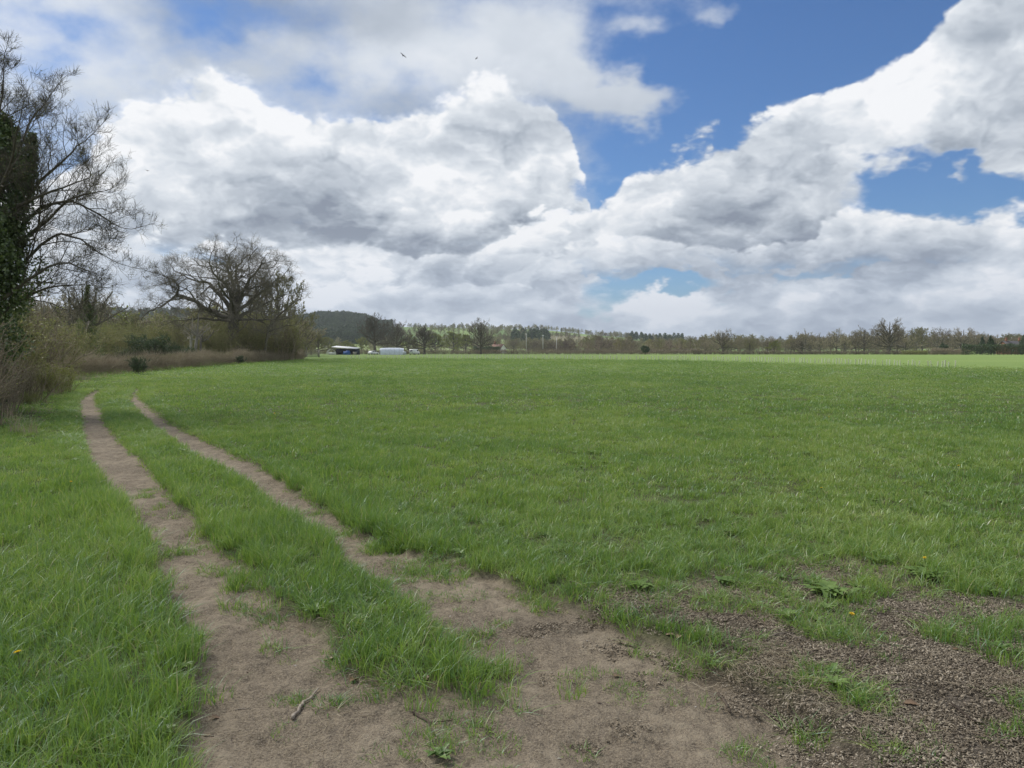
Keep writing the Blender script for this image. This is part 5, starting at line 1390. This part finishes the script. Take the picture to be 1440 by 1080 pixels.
# valley woods
add(320, 20, 430, 150, 260, .62, .86, [0, 1, 2, 3, 3], base_z)
add(500, -60, 430, 430, 700, .8, 1.1, [0, 1, 3, 0], base_z)
add(900, -100, 430, 650, 1300, .6, .95, [0, 1, 2, 3], dens=.38)
add(330, 420, 1010, 560, 900, .50, .85, [0, 1, 2, 3, 0, 3, 0])
add(170, 540, 820, 700, 1000, .5, .8, [0, 1, 2, 3], dens=.48)
add(260, 820, 1010, 520, 1000, .65, .95, [0, 1, 2, 2, 3, 3], dens=.35)
add(130, 740, 805, 560, 720, .6, .85, [1, 3, 1])
add(260, 985, 1600, 450, 620, .7, 1.0, [0, 1, 3, 0], base_z)
add(200, 40, 440, 190, 420, .35, .6, [0, 1, 2, 3], base_z)
add(1300, 540, 1010, 850, 1480, .5, .9, [0, 1, 3, 2], dens=.53)
add(300, 1000, 1600, 700, 1300, .6, .9, [0, 1, 3])
P_, s_, i_ = [np.concatenate(q) for q in zip(*A)]
n_ = len(P_); rt = np.zeros((n_, 3)); rt[:, 2] = rng.uniform(0, 6.28, n_)
scatter('valley_woodland', wp, P_, rt, np.stack([s_ * 1.15, s_ * 1.15, s_], 1), i_, 'hazy bare woodland filling the valley beyond the field', 'woodland')
A = []
add(4200, 416, 552, 850, 1640, .55, .9, [0, 0, 1])
add(1500, 60, 430, 1150, 1620, .5, .8, [0, 1, 1], dens=.4)
add(900, -300, 60, 1200, 1620, .5, .8, [0, 1, 1])
add(50, 560, 1000, 1420, 1580, .3, .6, [1], dens=.45)
add(60, 720, 770, 900, 1100, .6, .9, [1])
add(70, 880, 960, 1000, 1300, .6, .9, [1], dens=.45)
add(110, 990, 1440, 1300, 1550, .5, .8, [0, 1, 1], dens=.5)
P_, s_, i_ = [np.concatenate(q) for q in zip(*A)]
n_ = len(P_); rt = np.zeros((n_, 3)); rt[:, 2] = rng.uniform(0, 6.28, n_)
scatter('hill_woodland', cp, P_, rt, np.stack([s_, s_, s_], 1), i_, 'dark conifer forest covering the distant hill and ridges', 'woodland')

# ================================================================== foreground litter, sticks, flowers
M_chip = leaf_mat('bark_chips', [(0.2, (0.10, 0.080, 0.057)), (0.5, (0.20, 0.165, 0.118)), (0.8, (0.42, 0.36, 0.275))], 0.0, 0.6, 0.02)
M_straw = leaf_mat('dead_straw', [(0.2, (0.22, 0.165, 0.10)), (0.6, (0.40, 0.33, 0.22)), (0.85, (0.55, 0.48, 0.36))], 0.1)
M_stone = paint('flint_pebble', (0.34, 0.30, 0.26), 0.8, 0.4)
M_clod = paint('soil_clod', (0.15, 0.11, 0.08), 0.95, 0.3)
M_stick = bark_mat('bleached_stick', (0.16, 0.125, 0.095), (0.42, 0.36, 0.29), 14)
M_stickd = bark_mat('dark_stick', (0.05, 0.037, 0.028), (0.13, 0.10, 0.075), 14)
M_dleaf = leaf_mat('dead_oak_leaf', [(0.2, (0.20, 0.125, 0.07)), (0.6, (0.36, 0.26, 0.16)), (0.9, (0.52, 0.42, 0.30))], 0.2)
M_petal = leaf_mat('dandelion_petal', [(0.2, (0.80, 0.55, 0.01)), (0.8, (0.90, 0.70, 0.03))], 0.2)
M_stalk = leaf_mat('flower_stalk', [(0.2, (0.10, 0.15, 0.03)), (0.8, (0.18, 0.22, 0.06))], 0.2)
M_weed = leaf_mat('broad_weed_leaf', [(0.2, (0.09, 0.165, 0.032)), (0.8, (0.20, 0.30, 0.065))], 0.3)

def flakes(n, rad, l0, l1, seed, hz=0.35):
    """flat splinters with real thickness, lying at random angles"""
    r = np.random.default_rng(seed); a = r.random(n) * 6.283; q = rad * np.sqrt(r.random(n))
    th_ = r.random(n) * 6.283; L = l0 + (l1 - l0) * r.random(n) ** 2; w_ = L * (0.18 + 0.35 * r.random(n)); t_ = 0.0012 + 0.0015 * r.random(n)
    d = np.stack([np.cos(th_), np.sin(th_), r.normal(0, hz, n)], 1); d /= np.linalg.norm(d, axis=1, keepdims=True)
    u = np.stack([-np.sin(th_), np.cos(th_), r.normal(0, hz, n)], 1); c = np.cross(d, u)
    C = np.stack([q * np.cos(a), q * np.sin(a), 0.002 + 0.004 * r.random(n)], 1)
    V = np.stack([C + d * (sx * L * .5)[:, None] + u * (sy * w_ * .5 * (0.6 if sx > 0 else 1))[:, None] + c * (sz * t_)[:, None] for sz in (-1, 1) for sx, sy in ((-1, -1), (1, -1), (1, 1), (-1, 1))], 1)
    i = np.arange(n)[:, None] * 8
    F_ = np.concatenate([i + np.array(f) for f in ((0, 3, 2, 1), (4, 5, 6, 7), (0, 1, 5, 4), (1, 2, 6, 5), (2, 3, 7, 6), (3, 0, 4, 7))])
    return V.reshape(-1, 3), F_, np.repeat(r.random(n), 8)
ch = []
for k in range(4):
    V, F_, rv = flakes(110, .10, .003, .019, 200 + k); ch.append(obj('chip_patch', new_mesh('chip_patch', V, [F_], M_chip, False, {'rnd': rv}), link=False))
n = 26000; x, y = sample_sector(n, 2.0, 11.0, 40); x = np.abs(x) * np.where(rng.random(n) < .06, -1, 1)
ba, mu, co, dd = masks(x, y); k = rng.random(n) < np.clip(mu * 1.1, 0, 1) * .30 + .004 * ba; x, y = x[k], y[k]
rt = np.zeros((len(x), 3)); rt[:, 2] = rng.uniform(0, 6.28, len(x)); s = rng.uniform(.7, 1.3, len(x))
scatter('wood_chips', ch, np.stack([x, y, fine_z(x, y)], 1), rt, np.stack([s, s, s], 1), rng.integers(0, 4, len(x)), 'litter of bark chips and splinters covering the bare ground at the right', 'wood chips')

def straw_patch(n, rad, L, seed, wd=.0016):
    r = np.random.default_rng(seed); a = r.random(n) * 6.283; q = rad * np.sqrt(r.random(n)); th_ = r.random(n) * 6.283; l_ = L * (.4 + r.random(n))
    A = np.stack([q * np.cos(a), q * np.sin(a), .004 + .014 * r.random(n)], 1); d = np.stack([np.cos(th_), np.sin(th_), r.normal(.05, .22, n)], 1)
    B = A + d * l_[:, None] * .5; C = B + (d + r.normal(0, .35, (n, 3)) * (1, 1, .3)) * l_[:, None] * .5; C[:, 2] = np.abs(C[:, 2])
    V, F_ = tubes(np.stack([A, B, C], 1), np.tile(np.array([1, .9, .5]) * wd, (n, 1)), 3)
    return obj('straw_patch', new_mesh('straw_patch', V, [F_], M_straw, True, {'rnd': np.repeat(r.random(n), 9)}), link=False)
st_ = [straw_patch(40, .14, .055, 300 + k, .0012) for k in range(3)]
ST = []
for px, py, r_, n_ in [(1170, 800, .45, 26), (1075, 740, .4, 18), (1090, 775, .4, 14), (1130, 985, .25, 7), (1050, 855, .4, 22), (1300, 965, .5, 6), (1000, 830, .3, 10), (1240, 930, .4, 7), (1380, 960, .5, 6), (905, 840, .3, 8), (560, 955, .25, 10), (1050, 930, .3, 10), (1120, 950, .2, 10), (1200, 1000, .2, 3), (480, 860, .3, 7)]:
    wx, wy = gp(px, py)
    for _ in range(n_): ST.append((wx + rng.normal(0, r_ * .6), wy + rng.normal(0, r_ * .6)))
n = 1400; x, y = sample_sector(n, 2.2, 9.0, 36); ba, mu, co, dd = masks(x, y); k = rng.random(n) < .04 + .05 * mu * (co < .9); ST = np.array(ST + list(zip(x[k], y[k])))
rt = np.zeros((len(ST), 3)); rt[:, 2] = rng.uniform(0, 6.28, len(ST)); s = rng.uniform(.6, 1.2, len(ST))
scatter('dead_straw', st_, np.stack([ST[:, 0], ST[:, 1], fine_z(ST[:, 0], ST[:, 1])], 1), rt, np.stack([s, s, s], 1), rng.integers(0, 3, len(ST)), 'dry dead grass stalks lying on the bare ground', 'dead grass')

def pebble_mesh(seed, mt):
    r = random.Random(seed); bm = bmesh.new(); bmesh.ops.create_icosphere(bm, subdivisions=2, radius=1)
    for v in bm.verts:
        f = 1 + .25 * mnoise.noise(v.co * 1.3 + Vector((seed, 0, 0))); v.co = Vector((v.co.x * f * 1.2, v.co.y * f * .85, v.co.z * f * .5))
    me = bpy.data.meshes.new('pebble'); bm.to_mesh(me); bm.free(); me.materials.append(mt); return obj('pebble', me, link=False)
pe = [pebble_mesh(1, M_stone), pebble_mesh(2, M_stone), pebble_mesh(3, M_clod), pebble_mesh(4, M_clod), pebble_mesh(5, M_clod)]
n = 9000; x, y = sample_sector(n, 2.0, 12.0, 40); ba, mu, co, dd = masks(x, y)
cl = fbm(x, y, 1.1, 4, 91); k = (ba + .6 * mu > .4) & (rng.random(n) < .12 + 1.6 * np.clip(cl - .45, 0, 1)) ; x, y = x[k], y[k]
rt = rng.uniform(0, 6.28, (len(x), 3)) * (0.05, .05, 1); s = .0022 + .0065 * rng.random(len(x)) ** 4
scatter('pebbles', pe, np.stack([x, y, fine_z(x, y) + .001], 1), rt, np.stack([s, s, s], 1), rng.integers(0, 5, len(x)), 'small pebbles and crumbs of soil scattered over the bare track', 'pebbles')

def gz(x, y): return float(fine_z(np.array([x]), np.array([y]))[0])
def stick(pts, r0, r1, mt, label, seed=0, forks=0):
    """a stick lying on the ground along photo points"""
    r = random.Random(seed); W_ = [gp(*p) for p in pts]; ox_, oy_ = W_[0]; oz_ = gz(ox_, oy_)
    L = smooth_line([(a, b, 0) for a, b in W_], 4); g = Geo(); n = len(L)
    P = [(p[0] - ox_ + r.gauss(0, r0 * .5), p[1] - oy_ + r.gauss(0, r0 * .5), gz(p[0], p[1]) - oz_ + r0 * 1.0 + r.random() * r0 * .6) for p in L]
    g.tube(P, [(r0 + (r1 - r0) * i / (n - 1)) * r.uniform(.85, 1.15) for i in range(n)], 7)
    for k in range(forks):
        i = r.randrange(n // 4, n - 1); a = P[i]; ang = math.atan2(P[i][1] - P[i - 1][1], P[i][0] - P[i - 1][0]) + r.choice((-1, 1)) * r.uniform(.5, 1.1); l_ = r.uniform(.06, .14)
        b_ = (a[0] + math.cos(ang) * l_ * .5, a[1] + math.sin(ang) * l_ * .5, a[2] + .004); c_ = (a[0] + math.cos(ang + .3) * l_, a[1] + math.sin(ang + .3) * l_, max(a[2] - .004, .002))
        g.tube([a, b_, c_], [r0 * .5, r0 * .4, r0 * .2], 5)
    return tag(obj('stick', g.mesh('stick', [mt], True), None, (ox_, oy_, oz_)), label, 'stick')
stick([(409, 1003), (420, 990), (432, 976), (447, 957)], .0085, .004, M_stick, 'pale bleached stick lying alone on the left wheel track', 1)
stick([(578, 992), (597, 1003), (612, 1028)], .006, .0035, M_stickd, 'dark crooked stick beside the last tuft of the middle strip', 2, 1)
stick([(1010, 965), (1020, 978), (1027, 990)], .007, .004, M_stickd, 'short dark stick at the edge of the litter, right of the track', 3)
stick([(1212, 936), (1228, 915), (1246, 900), (1262, 900), (1285, 890)], .0045, .002, M_stick, 'pale forked twig lying right of the grass tufts', 4, 4)
stick([(1333, 946), (1360, 943), (1390, 946)], .0035, .0015, M_stick, 'thin pale twig lying on the chips near the right edge', 5, 1)
stick([(1360, 947), (1378, 957), (1412, 962)], .004, .002, M_stickd, 'dark twig crossing the thin pale one near the right edge', 6, 1)
stick([(1408, 1005), (1425, 1018), (1440, 1028)], .005, .003, M_stickd, 'dark twig in the bottom right corner', 7, 1)
stick([(1338, 998), (1356, 1014), (1374, 1026)], .006, .004, M_stickd, 'dark rotten stick half sunk in the chips at the lower right', 8)
stick([(1075, 905), (1100, 896), (1128, 905)], .004, .002, M_stick, 'pale curved twig between the tufts on the right', 9, 3)
stick([(560, 915), (580, 922), (600, 920)], .0035, .002, M_stick, 'thin pale twig caught in the front of the middle grass strip', 10)
stick([(868, 892), (885, 897), (900, 899)], .003, .002, M_stickd, 'tiny dark twig on the right wheel track', 11)
stick([(690, 922), (700, 923), (712, 921)], .003, .002, M_stickd, 'tiny dark twig right of the middle grass strip', 12)
stick([(330, 986), (342, 984), (352, 983)], .0025, .0015, M_stick, 'tiny pale twig on the left wheel track', 13)

def dead_leaf(px, py, size, rz, label, seed):
    r = random.Random(seed); x, y = gp(px, py); n = 9; top = []; 
    # lobed, curled leaf with thickness
    pts = []
    for i in range(n):
        u = i / (n - 1); w_ = math.sin(math.pi * min(u * 1.02, 1)) * .30 * (1 + .28 * (-1) ** i) + .01
        zc = .10 * math.sin(u * 3.3 + seed) + .05
        pts.append([(u - .5, -w_, zc + .12 * w_ * 2), (u - .5, 0, zc), (u - .5, w_, zc + .16 * w_ * 2)])
    V = np.array(pts).reshape(-1, 3) * size; V2 = V - (0, 0, .0007)
    q = []
    for i in range(n - 1):
        for j in range(2): a = i * 3 + j; q.append((a, a + 3, a + 4, a + 1))
    q = np.array(q); N = len(V); q2 = q[:, ::-1] + N
    rim = [i * 3 for i in range(n)] + [(n - 1) * 3 + 1] + [i * 3 + 2 for i in range(n - 1, -1, -1)] + [1]
    sd = np.array([(a, b_, b_ + N, a + N) for a, b_ in zip(rim, rim[1:] + rim[:1])])
    me = new_mesh('dead_leaf', np.vstack([V, V2]), [np.vstack([q, q2, sd])], M_dleaf, False, {'rnd': np.full(2 * N, r.random())})
    tag(obj('dead_leaf', me, None, (x, y, gz(x, y) + .003), rz), label, 'leaf')
for a_ in [(462, 920, .06, .4, 'tan curled leaf at the front left of the middle grass strip'), (497, 948, .065, 1.2, 'pale folded leaf beside the small moss tuft of the left track'), (597, 953, .06, 2.2, 'reddish brown leaf under the front tuft of the middle strip'),
           (640, 953, .055, .2, 'grey-brown leaf at the front right of the middle strip'), (1183, 975, .06, .9, 'tan leaf below the dark green tuft on the right'), (1165, 952, .04, 2.0, 'small orange leaf against the dark green tuft on the right'),
           (1282, 998, .075, -.2, 'large pale leaf lying on the chips at the lower right'), (1345, 922, .05, .1, 'thin pale leaf right of the low grass patch near the right edge'), (955, 902, .06, .8, 'white pointed leaf in the litter right of the track'),
           (942, 900, .05, -.2, 'white thin leaf left of the pointed white one'), (978, 894, .04, .3, 'small white leaf above the pointed white one'), (1200, 996, .035, 0, 'small white scrap left of the large pale leaf'), (1248, 978, .04, 1.0, 'small tan leaf above the large pale leaf'),
           (291, 1024, .035, .6, 'small orange leaf on the grass edge at the lower left'), (303, 998, .045, .2, 'pale scrap of leaf on the left wheel track'), (868, 938, .05, .3, 'flat grey leaf on the right wheel track'), (1096, 972, .03, .3, 'tiny white petal-like leaf by the twigs on the right')]:
    dead_leaf(*a_, seed=int(a_[0]))

def dandelion_meshes():
    r = np.random.default_rng(5); n = 70; k = np.arange(n); a = k * 2.399; q = .003 + .013 * (k / n)
    el_ = 1.25 - 1.15 * (k / n); d = np.stack([np.cos(a) * np.cos(el_), np.sin(a) * np.cos(el_), np.sin(el_)], 1)
    L = .007 + .011 * (k / n); B = np.zeros((n, 3)); T_ = B + d * L[:, None]; u = np.stack([-np.sin(a), np.cos(a), 0 * a], 1) * .0016
    V = np.stack([B - u * .4, B + u * .4, T_ + u, T_ - u], 1).reshape(-1, 3); i = np.arange(n)[:, None] * 4
    fl = new_mesh('dandelion_flower', V, [i + np.array([0, 1, 2, 3])], M_petal, False, {'rnd': np.repeat(r.random(n), 4)})
    g = Geo(); g.tube([(0, 0, -.10), (.004, 0, -.05), (0, 0, 0)], [.0018, .0016, .0015], 6); g.tube([(0, 0, -.010), (0, 0, -.004), (0, 0, .002)], [.002, .0055, .006], 8)
    return fl, g.mesh('dandelion_stem', [M_stalk], True)
DP = Proto(dandelion_meshes(), ['flower', 'stem'])
for px, py, hh, s, lab in [(25, 922, .13, 1.15, 'yellow dandelion in the tall grass at the lower left, nearest the camera'), (1198, 868, .08, 1.0, 'yellow dandelion beside the tufts on the right'), (1155, 688, .10, 1.1, 'lone yellow dandelion out in the field, centre right'),
                           (1300, 790, .09, .8, 'yellow dandelion at the edge of the grass near the right'), (1030, 606, .11, 1.2, 'small distant dandelion in the middle of the field'), (1348, 657, .11, 1.2, 'distant pale dandelion far right in the field'), (386, 583, .11, 1.3, 'distant dandelion just right of the right wheel track'),
                           (100, 681, .11, .9, 'small yellow dandelion in the left verge'), (1166, 588, .11, 1.2, 'farthest tiny dandelion in the field')]:
    x, y = gp(px, py); d_ = ray(px, py); 
    f = (CAM_H - hh - float(base_z(x, y))) / CAM_H
    x, y = x * f, y * f
    e = DP.place('dandelion', x, y, gz(x, y) + hh, rnd.random() * 6, s, lab, 'dandelion', 'dandelions in the grass'); e.rotation_euler = (R(18), 0, rnd.random() * 6)

# rosettes and low weeds between the tufts
def weed(px, py, R0, n, seed, label):
    r = np.random.default_rng(seed); x, y = gp(px, py); V = []; F_ = []; rv = []
    for k in range(n):
        a = k * 2.4 + r.normal(0, .2); L = R0 * (.5 + .6 * r.random()); bx, by = r.normal(0, R0 * .35, 2); m_ = 5
        for i in range(m_):
            u = i / (m_ - 1); w_ = L * .22 * math.sin(math.pi * (u * .85 + .1)) * (1 + .2 * (-1) ** i); zz = .012 + L * .55 * math.sin(u * 2.0) * .6
            cx, cy = bx + math.cos(a) * L * u, by + math.sin(a) * L * u
            V += [(cx - math.sin(a) * w_, cy + math.cos(a) * w_, zz + w_ * .3), (cx, cy, zz), (cx + math.sin(a) * w_, cy - math.cos(a) * w_, zz + w_ * .3)]
        b0_ = k * m_ * 3
        for i in range(m_ - 1):
            for j in range(2): q = b0_ + i * 3 + j; F_.append((q, q + 3, q + 4, q + 1))
        rv += [r.random()] * (m_ * 3)
    tag(obj('weed', new_mesh('weed', np.array(V), [np.array(F_)], M_weed, True, {'rnd': rv}), None, (x, y, gz(x, y))), label, 'weed')
weed(1165, 842, .11, 60, 1, 'bright leafy weed patch left of the yellow dandelion on the right'); weed(1300, 818, .10, 50, 2, 'leafy weed patch by the grass edge near the right')
weed(900, 833, .08, 40, 3, 'low leafy weed at the grass edge above the litter'); weed(1020, 826, .07, 34, 4, 'low weed patch between the litter and the grass'); weed(620, 1052, .05, 20, 5, 'small weed at the bottom between the wheel tracks')

# clover and plantain leaves mixed into the verge grass
def rosette(seed):
    r = np.random.default_rng(seed); V = []; F_ = []; n_ = 9
    for k in range(n_):
        a = k * 2.4 + r.normal(0, .3); L = .045 * (.5 + .7 * r.random()); b0_ = len(V)
        for i in range(5):
            u = i / 4; w_ = L * .20 * math.sin(math.pi * (u * .85 + .1)); zz = .006 + L * .8 * u * (1 - .55 * u)
            cx, cy = math.cos(a) * L * u, math.sin(a) * L * u
            V += [(cx - math.sin(a) * w_, cy + math.cos(a) * w_, zz + w_ * .3), (cx, cy, zz), (cx + math.sin(a) * w_, cy - math.cos(a) * w_, zz + w_ * .3)]
        for i in range(4):
            for j in range(2): q = b0_ + i * 3 + j; F_.append((q, q + 3, q + 4, q + 1))
    return obj('verge_weed', new_mesh('verge_weed', np.array(V), [np.array(F_)], M_weed, True, {'rnd': r.random(len(V))}), link=False)
vw = [rosette(500 + k) for k in range(3)]
n = 9000; x, y = sample_sector(n, 2.0, 13.0, 38); ba, mu, co, dd = masks(x, y)
k = rng.random(n) < np.where((co > .6) & (ba < .3), .10, 0) * sstep(fbm(x, y, .8, 3, 141), .42, .6); x, y = x[k], y[k]
rt = np.zeros((len(x), 3)); rt[:, 2] = rng.uniform(0, 6.28, len(x)); s = rng.uniform(.7, 1.6, len(x))
scatter('verge_weeds', vw, np.stack([x, y, fine_z(x, y)], 1), rt, np.stack([s, s, s * 1.3], 1), rng.integers(0, 3, len(x)), 'low broad-leaved weeds mixed into the grass', 'weeds')

# tall pale grass at the foot of the left thicket
def tall_proto(seed):
    V, Fc, rv = blades(40, .18, .25, .6, .007, .6, 3, np.random.default_rng(seed)); return obj('tall_dry_grass', new_mesh('tall_dry_grass', V, Fc, M_straw, False, {'rnd': rv}), link=False)
tp_ = [tall_proto(401), tall_proto(402)]
TG = []
line = [gp(*p) for p in [(-150, 700), (-40, 640), (5, 600), (45, 575), (75, 556), (100, 540), (160, 530), (230, 521), (300, 513), (360, 508)]]
for (x1, y1), (x2, y2) in zip(line, line[1:]):
    for _ in range(int(math.dist((x1, y1), (x2, y2)) * 2.2)):
        u = rng.random(); TG.append((x1 + (x2 - x1) * u + rng.normal(-.3, .35), y1 + (y2 - y1) * u + rng.normal(0, .3)))
TG = np.array(TG); s = rng.uniform(.4, 1.0, len(TG)); rt = np.zeros((len(TG), 3)); rt[:, 2] = rng.uniform(0, 6.28, len(TG))
scatter('tall_dry_grass', tp_, np.stack([TG[:, 0], TG[:, 1], fine_z(TG[:, 0], TG[:, 1])], 1), rt, np.stack([s, s, s], 1), rng.integers(0, 2, len(TG)), 'pale dry tall grass fringing the thicket and the low hedge', 'dry grass')

# birds
M_bird = paint('dark_feathers', (0.03, 0.03, 0.03), 0.9)
def bird(px, py, dist, rz, roll, label):
    p = at(px, py, dist)
    secs = [[(x_, w_ * math.cos(t_) , h_ * math.sin(t_)) for t_ in np.linspace(0, 2 * np.pi, 8, endpoint=False)] for x_, w_, h_ in ((-.16, .035, .008), (-.09, .025, .02), (0, .045, .042), (.08, .04, .04), (.13, .026, .026), (.155, .024, .022), (.185, .004, .004))]
    V, Fc = loft(secs); g = Geo(); g.add(V, [Fc[0]]); g.add(V, [Fc[1]]); g.add(V, [Fc[2]])
    for s in (-1, 1):
        W_ = [(.07, s * .03, .02), (.09, s * .16, .07), (.02, s * .34, .03), (-.04, s * .33, .03), (-.03, s * .15, .065), (-.05, s * .03, .015)]
        V = np.array(W_ + [(a, b_, c - .008) for a, b_, c in W_]); k_ = 6
        g.add(V, [np.array([[0, 1, 4, 5], [1, 2, 3, 4], [11, 10, 7, 6], [10, 9, 8, 7]]), np.array([(i, (i + 1) % k_, (i + 1) % k_ + k_, i + k_) for i in range(k_)])])
    o = obj('flying_bird', g.mesh('flying_bird', [M_bird], True), None, tuple(p), rz, 1.3); o.rotation_euler = (roll, 0, rz); tag(o, label, 'bird')
bird(567, 78, 95, 2.2, .5, 'dark bird flying high in front of the clouds, upper left of centre'); bird(670, 82, 150, .6, -.3, 'tiny bird flying right of the larger dark one'); bird(207, 240, 120, 1.5, .2, 'tiny bird flying between the ivy-clad tree and the great oak')

# ------------------------------------------------------------------ air
HAZE_D = 0.00013
g = Geo(); g.box((0, 2250, 105), (5600, 4700, 230.0))
hz = obj('haze', g.mesh('haze', [])); hz.location = (0, 0, 0)
m = bpy.data.materials.new('air'); m.use_nodes = True; m.node_tree.nodes.clear(); t = NT(m.node_tree)
v = t.add('ShaderNodeVolumePrincipled'); v.inputs['Color'].default_value = (0.90, 0.95, 1.0, 1); v.inputs['Density'].default_value = HAZE_D; v.inputs['Anisotropy'].default_value = 0.3
o = t.add('ShaderNodeOutputMaterial'); t.l.new(v.outputs[0], o.inputs['Volume'])
hz.data.materials.append(m); tag(hz, 'thin bluish haze of the distant valley air', 'haze', kind='stuff')
